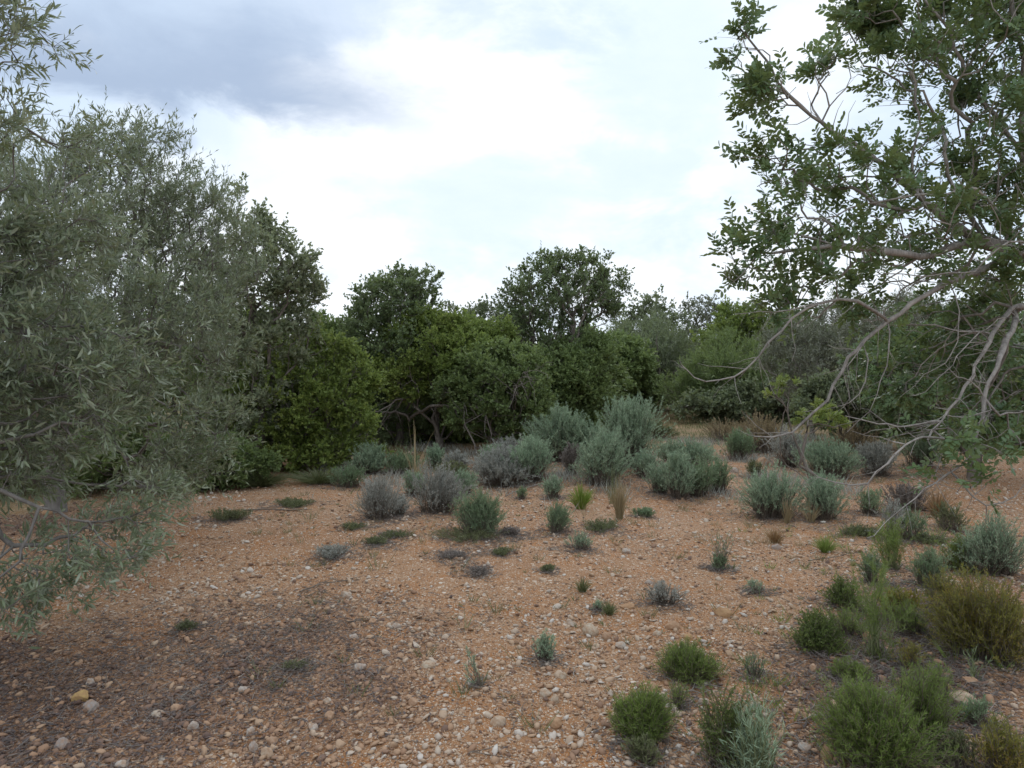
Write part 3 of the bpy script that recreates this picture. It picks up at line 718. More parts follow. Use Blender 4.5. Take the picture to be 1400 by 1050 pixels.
bush('tall_tree', 'tallest tree at the centre with a round airy crown standing against white sky', 'tree', GT, 770, 600, 19.0,
     [(765, 400, 78, 50, 420, 0, 1.5), (720, 430, 40, 40, 160, 0), (820, 410, 36, 42, 150, 0), (770, 365, 50, 22, 100, 0), (760, 480, 60, 50, 260, 0, 1.2), (800, 540, 42, 45, 200, 0), (740, 470, 40, 40, 140, 0), (775, 572, 55, 28, 150, 0), (815, 565, 30, 25, 80, 0)],
     'broad', M['carob_far'], M['bark_far'], 46, .068, 64800, maxc=4, sides=6, seg=.22, ntr=5, rtr=.16)
bush('sparse_tree', 'thin see-through tree between the dark tree and the tallest one', 'tree', GT, 655, 560, 21.0,
     [(655, 440, 42, 22, 150, 0), (640, 470, 50, 35, 220, 0), (690, 460, 30, 40, 120, 0)],
     'broad', M['dusty'], M['bark_grey'], 47, .085, 11000, maxc=3, sides=4, seg=.25)
bush('pine_bush', 'wide dusty dark bush with dead grey inner branches behind the clearing', 'bush', GT, 880, 556, 30.0,
     [(880, 500, 70, 42, 800, 0, 2), (850, 525, 60, 30, 300, 0), (930, 520, 55, 34, 300, 0), (890, 540, 90, 14, 200, 0)],
     'needle', M['dusty'], M['bark_grey'], 48, .22, 60000, maxc=4, sides=4, seg=.3, ntr=6)
bush('pale_tree', 'pale green tree top just right of the tallest tree', 'tree', GT, 895, 550, 33.0,
     [(895, 435, 28, 28, 200, 0), (885, 460, 34, 24, 200, 0), (860, 450, 20, 20, 60, 0), (925, 460, 30, 25, 120, 0)],
     'broad', M['dusty'], M['bark_grey'], 49, .12, 12000, maxc=3, sides=4, seg=.35)
bush('grey_tree', 'greyish almost bare tree top to the right of the pale green one', 'tree', GT, 965, 550, 34.0,
     [(960, 435, 34, 28, 260, 0), (985, 440, 28, 24, 120, 0), (950, 460, 30, 20, 100, 0)],
     'broad', M['greyolive'], M['bark_grey'], 50, .10, 6000, maxc=3, sides=4, seg=.35)
bush('green_tree', 'yellow green tree behind the tip of the hanging carob branch', 'tree', GT, 1030, 555, 28.0,
     [(1020, 450, 40, 30, 220, 0), (1050, 460, 35, 35, 200, 0), (990, 470, 30, 30, 140, 0)],
     'broad', M['green'], M['bark_grey'], 51, .11, 20000, maxc=3, sides=4, seg=.35)
bush('soft_green_bush', 'soft green feathery bush at the right end of the clearing', 'bush', GT, 1000, 562, 25.0,
     [(1000, 520, 58, 40, 600, 0, 1.6), (950, 538, 50, 20, 240, 0), (1035, 535, 50, 26, 240, 0), (985, 480, 20, 18, 40, 0)],
     'needle', M['mid'], M['bark_far'], 52, .16, 55000, maxc=4, sides=4, seg=.3)
bush('grey_bush', 'hazy grey bush behind the limbs at the right', 'bush', GT, 1110, 575, 18.0,
     [(1110, 500, 60, 55, 420, 0, 1.4), (1080, 470, 35, 30, 110, 0), (1150, 460, 45, 45, 200, 0)],
     'olive', M['greyolive'], M['bark_grey'], 53, .085, 40000, maxc=4, sides=4, seg=.22)
bush('grey_bush', 'taller pale grey olive bush further right behind the carob leaves', 'bush', GT, 1250, 570, 16.0,
     [(1240, 450, 70, 40, 300, 0, 1.4), (1290, 470, 60, 45, 260, 0), (1200, 490, 50, 45, 200, 0), (1350, 450, 50, 50, 200, 0)],
     'olive', M['greyolive'], M['bark_grey'], 54, .085, 40000, maxc=4, sides=4, seg=.22)
bush('leafy_bush', 'small yellow green carob bush below the limbs, right of the clearing', 'bush', GT, 1110, 590, 9.5,
     [(1070, 535, 22, 14, 16, 0), (1120, 575, 30, 18, 24, 0)],
     'pinnate', M['green'], M['bark_far'], 55, .034, 380, rtr=.018, maxc=2, sides=4, seg=.12)
bush('dense_bush', 'dense dark green bush at the right edge with a black hollow beneath', 'bush', GT, 1330, 640, 10.5,
     [(1290, 500, 90, 70, 420, 0, 1.2), (1380, 520, 80, 90, 420, 0), (1360, 590, 70, 40, 200, 0), (1220, 500, 50, 50, 160, .5), (1240, 560, 60, 40, 120, 1.2)],
     'pinnate', M['carob'], M['bark_far'], 56, .040, 15000, maxc=3, sides=5, seg=.17)
def bare(label, lines, seed):
    rg = np.random.RandomState(seed); mb = MB(); c = P(*lines[0][0][0])
    for pl, r0, r1 in lines:
        p = np.array([P(*q) for q in pl]); m = 14; u = np.linspace(0, len(p) - 1, m); i0 = np.minimum(u.astype(int), len(p) - 2); f = (u - i0)[:, None]
        q = p[i0] * (1 - f) + p[i0 + 1] * f; q[1:] += rg.normal(0, .022, (m - 1, 3))
        tubes(mb, q[None], np.linspace(r0, r1, m)[None] * .62, 6)
        for _ in range(9):
            a = q[rg.randint(3, m)]; dr = norm(norm(q[-1] - q[0]) * .7 + rg.normal(0, .6, 3)); L = rg.uniform(.25, .7)
            tt = np.linspace(0, 1, 6)[:, None]; w_ = a + dr * L * tt + rg.normal(0, .02, (6, 3)) * tt - np.array([0, 0, .15]) * L * tt ** 2
            tubes(mb, w_[None], np.linspace(r1 * .8, .003, 6)[None], 4)
    o = mb.build('dead_branches', M['bark_far'], None)
    o.data.transform(__import__('mathutils').Matrix.Translation(Vector([float(-v) for v in c]))); o.location = Vector([float(v) for v in c])
    tag(o, label, 'dead branch', 'dead branches in the thicket')
bare('dead grey branches arching out of the dark tree left of centre', [
    ([(560, 575, 15.2), (540, 560, 14.9), (505, 575, 14.8), (498, 612, 14.8)], .05, .02), ([(560, 572, 15.2), (590, 552, 14.6), (625, 560, 14.2), (645, 600, 13.9), (655, 628, 13.8)], .06, .015),
    ([(570, 545, 15.2), (545, 545, 14.8), (520, 560, 14.7), (500, 566, 14.6)], .04, .015), ([(600, 550, 14.8), (640, 552, 14.1), (668, 570, 13.7), (672, 612, 13.6)], .035, .012)], 5)
bare('pale bare twigs standing out on the rounded grey green bush', [
    ([(700, 560, 14.2), (705, 530, 13.6), (712, 512, 13.4), (735, 505, 13.4)], .025, .008), ([(700, 575, 14.2), (708, 545, 13.5), (700, 528, 13.4), (722, 530, 13.3)], .02, .008)], 6)
bare('short dead limb sticking out of the tallest tree below its crown', [([(740, 520, 18.5), (775, 505, 17.6), (800, 512, 17.5)], .03, .01)], 8)
bare('grey dead limbs in the wide dusty bush behind the clearing', [
    ([(900, 548, 28.5), (902, 510, 28.0), (898, 470, 28.0)], .07, .03), ([(900, 525, 28.3), (870, 515, 27.8), (850, 518, 27.6)], .05, .02), ([(902, 520, 28.3), (930, 505, 27.8), (950, 510, 27.6)], .05, .02)], 7)
# second row closing the gaps
for i, (px, d, bl, mt, lb) in enumerate([
    (450, 17.5, [(450, 480, 45, 38, 300, 0), (430, 520, 60, 60, 300, 0)], 'mid', 'shaded green tree in the gap between the yellow green bush and the dark tree'),
    (560, 20.0, [(540, 540, 90, 55, 500, 0, 1.6), (600, 560, 60, 45, 200, 0)], 'carob_far', 'shadowy thicket behind the arching trunks left of centre'),
    (760, 24.0, [(760, 540, 80, 50, 400, 0, 1.6), (700, 500, 50, 50, 200, 0)], 'mid', 'shadowy bush behind the trunk of the tallest tree'),
    (770, 18.0, [(765, 520, 60, 40, 260, 0, 1.0), (745, 565, 60, 30, 200, 0), (805, 500, 40, 36, 120, .3)], 'mid', 'leafy understorey wrapped around the trunk of the tallest tree'),
    (600, 16.6, [(600, 500, 60, 45, 200, 0), (655, 475, 45, 32, 140, 0), (560, 585, 80, 26, 200, 0)], 'green', 'loose green growth tying the dark tree to the rounded bush'),
    (840, 27.0, [(835, 500, 60, 38, 300, 0, 1.6), (850, 540, 60, 18, 200, 0)], 'mid', 'dull green bush filling the gap right of the tallest tree'),
    (1080, 30.0, [(1090, 490, 70, 50, 400, 0, 1.6)], 'carob_far', 'dark bush behind the hazy grey one'),
    (1200, 24.0, [(1200, 510, 90, 60, 400, 0, 1.6), (1300, 520, 80, 60, 300, 0, 1.6)], 'carob_far', 'dark thicket seen low between the drooping limbs'),
    (250, 14.0, [(260, 500, 120, 110, 600, 0, 1.6), (330, 600, 60, 40, 160, 0)], 'mid', 'dark green tree hidden behind the olive crown'),
    (500, 16.8, [(500, 590, 60, 34, 260, 0), (450, 600, 50, 34, 200, 0)], 'mid', 'low dark undergrowth left of the arching trunks'),
    (640, 17.0, [(640, 590, 70, 28, 300, 0), (720, 590, 50, 28, 200, 0)], 'carob_far', 'low dark undergrowth behind the rounded grey green bush'),
    (1040, 23.0, [(1000, 555, 60, 14, 160, 0, .7), (1080, 550, 60, 22, 200, 0, .8)], 'dusty', 'low scrub along the back edge of the clearing'),
    (1150, 15.0, [(1150, 555, 60, 30, 240, 0), (1210, 570, 60, 30, 200, 0)], 'dusty', 'dull scrub below the hazy grey bushes at the right'),
    (20, 9.6, [(10, 630, 80, 60, 260, 0, .8)], 'mid', 'dark leafy shrub left of the pale olive trunk'),
    (170, 9.8, [(165, 632, 75, 52, 300, 0, .8)], 'mid', 'dark leafy shrub right of the pale olive trunk'),
    (290, 10.2, [(290, 638, 70, 38, 300, 0, .8)], 'mid', 'dark low shrub in the shade between the olive and the yellow green bush'),
    (90, 13.0, [(60, 520, 150, 130, 700, 0, 1.6), (130, 620, 110, 40, 200, 0)], 'mid', 'shaded tree behind the olive trunk at the left edge')]):
    s = d / 16
    bush('background_tree', lb, 'tree', GT, px, 560, d, bl, 'broad', M[mt], M['bark_far'], 60 + i, .070 * s, int(56000 * len(bl) / 2), maxc=4, sides=4, seg=.2 * s)
# far wood closing the horizon
rg = np.random.RandomState(77); mb = MB()
n = 90000
ang = rg.uniform(-1.15, 1.15, n); rd = rg.uniform(44, 62, n)
hx = np.sin(ang) * rd; hy = np.cos(ang) * rd
top = 3.2 + 1.1 * wav(hx, hy, .28, 2) + .8 * wav(hx, hy, .9, 4)
hz_ = H(hx, hy) + top * rg.uniform(0, 1, n) ** .6
pos = np.stack([hx, hy, hz_], -1); dd = norm(rg.normal(size=(n, 3)) + [0, 0, .4])
leaves(mb, pos, dd, norm(rg.normal(size=(n, 3)) + [0, 0, .8]), rg.uniform(.22, .5, n), rg.uniform(.12, .26, n), rg.uniform(0, 1, n), 'lance')
tag(mb.build('far_wood', M['mid']), None, None, kind='stuff')

# ------------------------------------------------------------------ low shrubs, tufts
SHR = []
def shrub(name, label, cat, group, px, pyb, wpx, hpx, mat, n=160, leaf=.022, lw=.0032, lpm=190, t0=.4, seed=0, stem='stem', sr=.0018,
          spread=1., flat=.0, prof='diamond', ang=.7, lean=0., irregular=.3, foot=.45):
    rg = np.random.RandomState(seed + int(px) * 7 + int(pyb))
    p = G(px, pyb); d = p[1]; w = wpx * d / F / 2 * (.98 if d < 6.5 else 1.12); h = hpx * d / F * (1.0 if d < 6.5 else 1.08); n = int(n * 1.25)
    p = p + np.array([0, w * .5, 0]); p[2] = float(H(p[0], p[1]))
    th = rg.uniform(0, 2 * PI, n); q = rg.uniform(0, 1, n) ** .55
    nl = rg.randint(4, 7); lb = rg.randint(0, nl, n); la = rg.uniform(0, 6.28, nl); lr = rg.uniform(.25, .62, nl) * w; lr[0] = 0
    lh = rg.uniform(.7, 1.02, nl); lh[0] = 1.03; lw_ = rg.uniform(.45, .68, nl)
    offs = np.stack([np.cos(la[lb]) * lr[lb], np.sin(la[lb]) * lr[lb], np.zeros(n)], -1) * spread; q = q * 1.0
    rad = q * w * spread * lw_[lb]; top = h * np.sqrt(np.clip(1 - q ** 2.2 * (.92 - flat), .03, 1)) * (1 - irregular * rg.uniform(0, 1, n) ** 1.5) * lh[lb]
    end = np.stack([np.cos(th) * rad + lean * h, np.sin(th) * rad, top], -1)
    st = np.stack([np.cos(th) * rad * foot, np.sin(th) * rad * foot, np.full(n, -.01)], -1) + offs * .6; end = end + offs; SHR.append((p[0], p[1], w, h))
    m = 5; t = np.linspace(0, 1, m)[None, :, None]
    pts = st[:, None] + (end - st)[:, None] * np.concatenate([t ** 1.25, t ** 1.25, t ** .85], -1) + rg.normal(0, .03 * h, (n, m, 3)) * (t > 0) + rg.normal(0, .10, (n, 1, 3)) * h * t ** 1.6 * [1, 1, .3]
    pts = pts + p
    pts[..., 2] = np.maximum(pts[..., 2], H(pts[..., 0], pts[..., 1]) + .004)
    root = empty(name, p, label, cat, group)
    mb = MB(); tubes(mb, pts, sr * np.linspace(1.6, .5, m)[None] * np.ones((n, 1)), 3, rg.uniform(0, 1, n)); mb.build('stems', M[stem], root)
    ln = np.linalg.norm(pts[:, -1] - pts[:, 0], axis=1)
    k = rg.poisson(np.maximum(ln * lpm, 3)); e = np.repeat(np.arange(n), k); mm = len(e)
    tt = t0 + (1 - t0) * rg.uniform(0, 1, mm) ** .75; s = tt * (m - 1); i0 = np.minimum(s.astype(int), m - 2); fr = (s - i0)[:, None]
    pos = pts[e, i0] * (1 - fr) + pts[e, i0 + 1] * fr; bd = norm(pts[e, i0 + 1] - pts[e, i0])
    u, _ = perp(bd, rg); a = rg.uniform(ang * .45, ang * 1.4, mm)[:, None]
    dr = norm(bd * np.cos(a) + u * np.sin(a) + np.array([0, 0, .15]))
    L = leaf * rg.uniform(.6, 1.3, mm)
    mb = MB(); leaves(mb, pos, dr, norm(rg.normal(size=(mm, 3)) + [0, 0, .5]), L, L * lw / leaf, np.clip(.4 * rg.uniform(0, 1, n)[e] + .6 * rg.uniform(0, 1, mm), 0, 1), prof)
    mb.build('foliage', M[mat], root)
    return root

def tuft(name, label, cat, group, px, pyb, wpx, hpx, mat, n=160, bw=.003, seed=0, droop=.3):
    rg = np.random.RandomState(seed + int(px) * 3 + int(pyb))
    p = G(px, pyb); d = p[1]; w = wpx * d / F / 2; h = hpx * d / F
    p = p + np.array([0, w * .4, 0]); p[2] = float(H(p[0], p[1]))
    th = rg.uniform(0, 2 * PI, n); q = rg.uniform(0, 1, n) ** .6
    L = h * rg.uniform(.45, 1.05, n)
    end = np.stack([np.cos(th) * q * w, np.sin(th) * q * w, L * (1 - .35 * q)], -1)
    st = np.stack([np.cos(th) * q * w * .25, np.sin(th) * q * w * .25, np.full(n, -.008)], -1)
    t = np.linspace(0, 1, 5)[None, :, None]
    pts = st[:, None] + (end - st)[:, None] * np.concatenate([t ** 1.5, t ** 1.5, t ** .8], -1); pts[..., 2] -= droop * h * .15 * t[..., 0] ** 4
    mb = MB(); ribbons(mb, pts + p, bw * np.array([1, 1, .85, .6, .08])[None] * rg.uniform(.7, 1.3, (n, 1)), rg.uniform(0, 1, n))
    o = mb.build(name, M[mat], None); o.data.transform(__import__('mathutils').Matrix.Translation(Vector([float(-v) for v in p]))); o.location = Vector([float(v) for v in p])
    tag(o, label, cat, group)

GS = 'low shrubs growing on the stony ground'
def sg(px, pyb, w, h, mat, label, name='shrub', **kw):
    if mat in ('fresh', 'dark', 'heath'): kw.setdefault('irregular', .5); kw.setdefault('spread', 1.15); kw.setdefault('ang', .9)
    d = G(px, pyb)[1]; k = max(1., d / 6.)
    a = dict(n=200, leaf=.022 * k, lw=.0035 * k, lpm=150 / k ** .5, sr=.0018 * k ** .6); a.update(kw)
    if d < 12 and a['n'] >= 200: pass
    shrub(name, label, 'shrub', GS, px, pyb, w, h, mat, **a)
# blue green rounded shrubs in the middle
sg(768, 634, 84, 74, 'sage', 'dense blue green dome left of the tallest rounded shrub in the middle', n=460)
sg(862, 640, 84, 92, 'sage', 'tallest dense blue green dome in the middle of the clearing', n=560)
sg(815, 630, 60, 50, 'sage', 'blue green shrub filling between the two tall domes', n=280)
sg(828, 668, 92, 74, 'sage', 'wide blue green shrub in front of the two tall domes', n=520)
sg(728, 662, 72, 60, 'sage', 'grey blue shrub with a woody base, left of the wide one', n=340, t0=.5)
sg(685, 666, 90, 52, 'lav', 'wide greyish half dead shrub left of the grey blue one', n=360, t0=.5)
sg(780, 650, 30, 40, 'mauve', 'bare brown woody clump between the domes', n=90, t0=.7)
sg(668, 646, 30, 38, 'sage', 'small blue green dome at the back, below the rounded bush', n=180)
sg(597, 642, 34, 32, 'sage', 'small blue green dome behind the grey shrub with stalks', n=160)
sg(625, 645, 44, 26, 'lav', 'low grey shrub at the back between two small domes', n=160)
sg(500, 650, 62, 40, 'sage', 'rounded blue green shrub at the foot of the dark tree', n=280)
sg(548, 650, 50, 32, 'sagegreen', 'low greenish shrub beneath the tall dry stalks', n=180)
sg(516, 713, 58, 60, 'lav', 'thin grey shrub left of the grey lavender like bush', n=230)
sg(540, 706, 36, 30, 'lav', 'small grey shrub nestled right of the thin grey one', n=120)
sg(586, 704, 84, 68, 'lav', 'airy grey shrub shaped like a fan with a narrow foot', n=340, t0=.35)
sg(630, 678, 44, 34, 'sage', 'small grey green shrub right behind the fan shaped grey one', n=140)
sg(652, 734, 66, 62, 'sagegreen', 'compact dark green dome alone on the gravel at the centre', n=420, leaf=.026)
sg(620, 660, 60, 26, 'mat_green', 'flat pale green growth behind the fan shaped shrub', n=130)
sg(928, 684, 48, 62, 'sage', 'blue green shrub right of the dry upright tuft', n=330)
sg(905, 676, 36, 40, 'sage', 'small rounded shrub touching the left of the blue green one', n=170)
sg(958, 680, 44, 50, 'sagegreen', 'green shrub touching the right of the blue green one', n=200)
sg(984, 674, 34, 42, 'sagegreen', 'small green shrub at the right end of the middle row', n=150)
sg(950, 640, 96, 36, 'sage', 'low wide blue shrub at the back, right of the tallest dome', n=340)
sg(1012, 630, 50, 40, 'sagegreen', 'olive green shrub by the tan boulder', n=160)
sg(1045, 622, 86, 54, 'dry', 'straw coloured twiggy bush at the right of the clearing', n=260, leaf=.03)
sg(1034, 655, 26, 24, 'mat_green', 'tiny yellow green plant beside the tan boulder', n=80)
sg(757, 683, 30, 30, 'sage', 'small blue plant left of the lime green tuft', n=110)
sg(712, 683, 16, 16, 'sagegreen', 'tiny dark plant on the gravel left of the small blue one', n=50)
sg(760, 731, 46, 40, 'sagegreen', 'leaning grey green plant right of the compact dark dome', n=180, lean=.1)
sg(790, 754, 44, 26, 'sage', 'thin grey blue sprig plant below the leaning one', n=70)
sg(1064, 712, 84, 72, 'sage', 'open blue grey bush on bare dark stems, left of its twin', n=340, t0=.42)
sg(1132, 712, 70, 62, 'sage', 'open blue grey bush with a dark foot, right of its twin', n=300, t0=.42)
sg(1145, 655, 90, 52, 'sage', 'rounded blue bush behind the two open bushes', n=340)
sg(1210, 652, 60, 46, 'lav', 'grey bush right of the rounded blue one at the back', n=230)
sg(1085, 640, 60, 50, 'lav', 'thin grey twiggy bush behind the left open bush', n=170)
sg(1222, 742, 26, 62, 'lav', 'narrow upright grey plant under the hanging branches', n=70, spread=.8)
sg(1195, 705, 40, 34, 'sagegreen', 'small dull green plant left of the narrow upright one', n=100)
sg(1250, 700, 66, 36, 'mauve', 'dead brown mat of twigs under the hanging leaves', n=200)
sg(1376, 792, 110, 88, 'sage', 'blue green bush at the right edge above the yellow one', n=420, t0=.3)
sg(1322, 780, 60, 52, 'fresh', 'yellow green shrub left of the blue green bush at the right edge', n=200)
sg(1365, 912, 118, 122, 'heath', 'large yellow and rust tinged heath shrub at the right edge', n=620, leaf=.02, lpm=210, t0=.25)
sg(1340, 880, 60, 60, 'dark', 'dark green lower part shrub left of the heath shrub', n=200)
sg(1126, 896, 76, 52, 'dark', 'dark green small leaved dome with litter at its foot', n=480, leaf=.013, lw=.0045, lpm=330, t0=.25, prof='lance')
sg(945, 932, 72, 50, 'fresh', 'bright green needle cushion with dead twigs beneath', n=420, leaf=.022, lw=.0022, lpm=230, t0=.3)
sg(880, 1020, 88, 72, 'fresh', 'bright green needle shrub at the bottom, left of the upright heath', n=620, leaf=.024, lw=.0022, lpm=260, t0=.3)
sg(885, 1046, 70, 30, 'mat_green', 'dull mossy fringe under the bright green needle shrub', n=150, leaf=.02)
sg(1003, 1062, 90, 140, 'dark', 'upright loose dark green heath at the bottom of the picture', n=170, leaf=.012, lw=.0035, lpm=300, t0=.2, spread=.9)
sg(1050, 1075, 110, 110, 'sage', 'silvery plant of pale straight stems at the bottom', n=110, leaf=.04, lw=.003, lpm=70, t0=.3, stem='stem_green')
sg(1220, 1064, 150, 118, 'fresh', 'largest bright green feathery shrub at the bottom right', n=700, leaf=.024, lw=.0022, lpm=210, t0=.3)
sg(1260, 1030, 90, 120, 'fresh', 'green feathery shrub behind the right of the largest one', n=240, leaf=.022, lw=.002, lpm=200)
sg(1165, 936, 58, 32, 'fresh', 'small bright green cushion over dark litter', n=200, leaf=.02, lw=.0022, lpm=220)
sg(1160, 834, 60, 44, 'dark', 'dark green leafy plant behind the tall feathery stem', n=190, leaf=.018, lw=.006, lpm=160, prof='lance')
sg(1235, 850, 70, 44, 'heath', 'yellow green leafy shoots right of the tall feathery stem', n=90, leaf=.026, lw=.009, lpm=90, prof='lance', flat=.4)
sg(1208, 905, 66, 165, 'fresh', 'tall thin feathery plant rising at the lower right', n=34, leaf=.03, lw=.002, lpm=240, spread=.9, stem='stem_green')
sg(1228, 780, 50, 80, 'fresh', 'feathery yellow green plant below the hanging twig', n=60, leaf=.034, lw=.003, lpm=170, stem='stem_green')
sg(1275, 806, 60, 56, 'sagegreen', 'soft mixed green plant left of the heath shrub', n=160)
sg(1200, 800, 40, 50, 'sagegreen', 'dusky green plant between the leafy shoots and feathery plant', n=100)
sg(1385, 1070, 80, 80, 'heath', 'yellow green plant in the bottom right corner', n=170, leaf=.02)
sg(1320, 1060, 60, 50, 'mat_green', 'dull green ground plant near the bottom right corner', n=100)
sg(746, 909, 44, 42, 'sage', 'silvery green sprig on the open gravel at the centre', n=70, leaf=.020, lw=.004, lpm=170, spread=.8)
sg(654, 941, 24, 60, 'sage', 'thin silvery stem plant left of the silvery sprig', n=9, leaf=.018, lw=.004, lpm=160, lean=-.25)
sg(912, 830, 58, 34, 'lav', 'pale blue twiggy plant beside a white stone', n=110)
sg(985, 780, 34, 58, 'sagegreen', 'low green plant sending up thin bare stalks', n=26, t0=.15, lpm=60)
sg(982, 779, 28, 20, 'sagegreen', 'small green clump at the foot of the thin stalks', n=90)
sg(820, 836, 22, 14, 'sage', 'very small grey plant by the flat tan stone', n=30)
sg(1040, 812, 40, 18, 'sage', 'faint silvery plant right of the pinkish stone', n=40)
sg(1035, 930, 40, 40, 'sagegreen', 'small loose sprig behind the upright heath', n=30, lpm=90)
sg(1245, 915, 60, 40, 'heath', 'scattered yellow green shoots above the broad cream stone', n=50)
sg(1335, 930, 26, 60, 'sagegreen', 'pale forked stalk plant in front of the heath shrub', n=12, lpm=50, stem='stem_green')
sg(1165, 870, 60, 40, 'fresh', 'loose feathery weed at the left foot of the tall stem', n=90, leaf=.024, lw=.0022, lpm=170)
sg(1260, 870, 70, 50, 'fresh', 'loose feathery weed between the leafy shoots and heath shrub', n=100, leaf=.024, lw=.0022, lpm=170)
sg(1300, 840, 50, 60, 'heath', 'yellow tipped weed against the left side of the heath shrub', n=90, leaf=.024)
sg(1180, 1000, 60, 60, 'fresh', 'feathery green weed left of the largest bright shrub', n=110, leaf=.024, lw=.0022, lpm=170)
sg(1290, 960, 50, 60, 'fresh', 'thin feathery weed right of the largest bright shrub', n=60, leaf=.024, lw=.0022, lpm=170)
sg(1350, 1000, 60, 40, 'sagegreen', 'grey green weed among stones near the right edge', n=90)
sg(1250, 740, 60, 44, 'sagegreen', 'dull green weed behind the feathery yellow green plant', n=100)
sg(1310, 730, 60, 40, 'mat_green', 'olive coloured weed under the hanging carob leaves', n=100)
sg(930, 970, 50, 34, 'fresh', 'small feathery weed right of the bottom needle shrub', n=60, leaf=.02, lw=.002, lpm=160)
sg(700, 640, 60, 40, 'lav', 'pale dry shrub at the back left of the two domes', n=200)
sg(885, 655, 50, 36, 'sage', 'small silvery shrub under the right of the tallest dome', n=180)
sg(470, 668, 60, 30, 'sagegreen', 'low greenish shrub at the edge of the gravel, far left', n=150)
sg(560, 680, 50, 34, 'sage', 'small silvery shrub between the two grey ones on the left', n=150)
sg(1000, 605, 70, 30, 'dry', 'pale straw growth beyond the boulder', n=160, leaf=.03)
sg(900, 600, 60, 22, 'mat_green', 'low green growth in the back of the clearing', n=140)
sg(1180, 620, 80, 40, 'dry', 'dry twiggy bush behind the rounded blue bush', n=200, leaf=.03)
sg(1260, 640, 70, 44, 'sage', 'bluish bush seen between drooping limbs', n=200)
# flat mats
for px, py, w, h, mt, lb in [
    (685, 760, 36, 9, 'mat_green', 'small dark green mat below the compact dome'), (620, 766, 54, 8, 'mauve', 'flat mauve grey mat left below the compact dome'),
    (640, 742, 90, 16, 'mat_green', 'dull mat spreading around the foot of the compact dome'), (700, 736, 40, 12, 'mauve', 'dead mat right of the compact dome'),
    (455, 765, 54, 18, 'lav', 'thin grey mat on the gravel, left of centre'), (515, 748, 50, 9, 'mat_green', 'dull green mat right of the thin grey one'),
    (650, 788, 44, 10, 'mauve', 'mauve mat in the middle of the gravel'), (750, 783, 24, 9, 'mat_green', 'tiny green mat near the gravel centre'),
    (300, 714, 56, 16, 'mat_green', 'green mat at the edge of the olive shade'), (390, 694, 60, 9, 'mat_green', 'long flat green mat beyond the bank'),
    (480, 724, 30, 7, 'mat_green', 'small mat left of the thin grey shrub'), (540, 735, 40, 7, 'mat_green', 'faint mat below the thin grey shrub'),
    (825, 728, 60, 12, 'mat_green', 'green mat below the dry upright tuft'), (880, 708, 24, 12, 'sagegreen', 'tiny green cushion right of the dry tuft'),
    (400, 920, 44, 12, 'mat_green', 'faint olive mat on the dark grit at the left'), (250, 862, 36, 12, 'mat_green', 'faint mat on the dark grit near the olive sprays'),
    (1180, 735, 60, 12, 'mat_green', 'flat mat right of the low green plant'), (1290, 745, 70, 10, 'mat_green', 'low green mat under the brown tuft')]:
    shrub('ground_mat', lb, 'plant', 'flat mats of small plants', px, py, w, h, mt, n=130, leaf=.016 * G(px, py)[1] / 6, lw=.004 * G(px, py)[1] / 6, lpm=260, t0=.1, spread=1.1, flat=.3, ang=1.1, sr=.001)
GG = 'tufts of grass and dry stalks'
tuft('grass_tuft', 'vivid lime green grass tuft in the middle', 'grass tuft', GG, 795, 697, 46, 42, 'lime', 330, .006)
tuft('grass_tuft', 'tall dry olive grass tuft right of the lime one', 'grass tuft', GG, 848, 711, 36, 76, 'dry', 190, .005)
tuft('grass_tuft', 'thin green blades rising out of the wide blue shrub', 'grass tuft', GG, 838, 690, 40, 72, 'mat_green', 50, .004)
tuft('grass_tuft', 'small green tuft right of the gravel centre', 'grass tuft', GG, 797, 811, 34, 26, 'mat_green', 170, .003)
tuft('grass_tuft', 'small grey green tuft beside the flat tan stone', 'grass tuft', GG, 834, 842, 34, 24, 'mat_green', 170, .003)
tuft('grass_tuft', 'rust coloured dry tuft above the blue grey stone', 'grass tuft', GG, 1062, 744, 34, 26, 'rust', 260, .004)
tuft('grass_tuft', 'low green grass tuft right of the rust coloured one', 'grass tuft', GG, 1133, 757, 50, 30, 'fresh', 260, .004)
tuft('grass_tuft', 'reddish brown grass tuft behind the hanging leaves', 'grass tuft', GG, 1288, 708, 56, 50, 'rust', 260, .005)
tuft('grass_tuft', 'dry straw tuft between the two open bushes', 'grass tuft', GG, 1078, 716, 26, 50, 'dry', 60, .005)
tuft('grass_tuft', 'dry tuft under the right open bush', 'grass tuft', GG, 1112, 716, 36, 40, 'dry', 60, .005)
tuft('grass_tuft', 'green blades low beneath the yellow green bush', 'grass tuft', GG, 430, 664, 120, 24, 'mat_green', 900, .005)
tuft('grass_tuft', 'green grass at the edge of the olive shade', 'grass tuft', GG, 350, 668, 100, 26, 'mat_green', 800, .005)
tuft('dry_stalks', 'tall pale dry stalks standing in front of the dark tree', 'stalks', GG, 566, 655, 62, 110, 'dry', 14, .011)
tuft('dry_stalks', 'short straw stalks at the foot of the tall ones', 'stalks', GG, 572, 660, 40, 45, 'dry', 60, .008)
tuft('dry_stalks', 'thin bare stalks above the small green clump', 'stalks', GG, 980, 778, 40, 64, 'mauve', 5, .004)

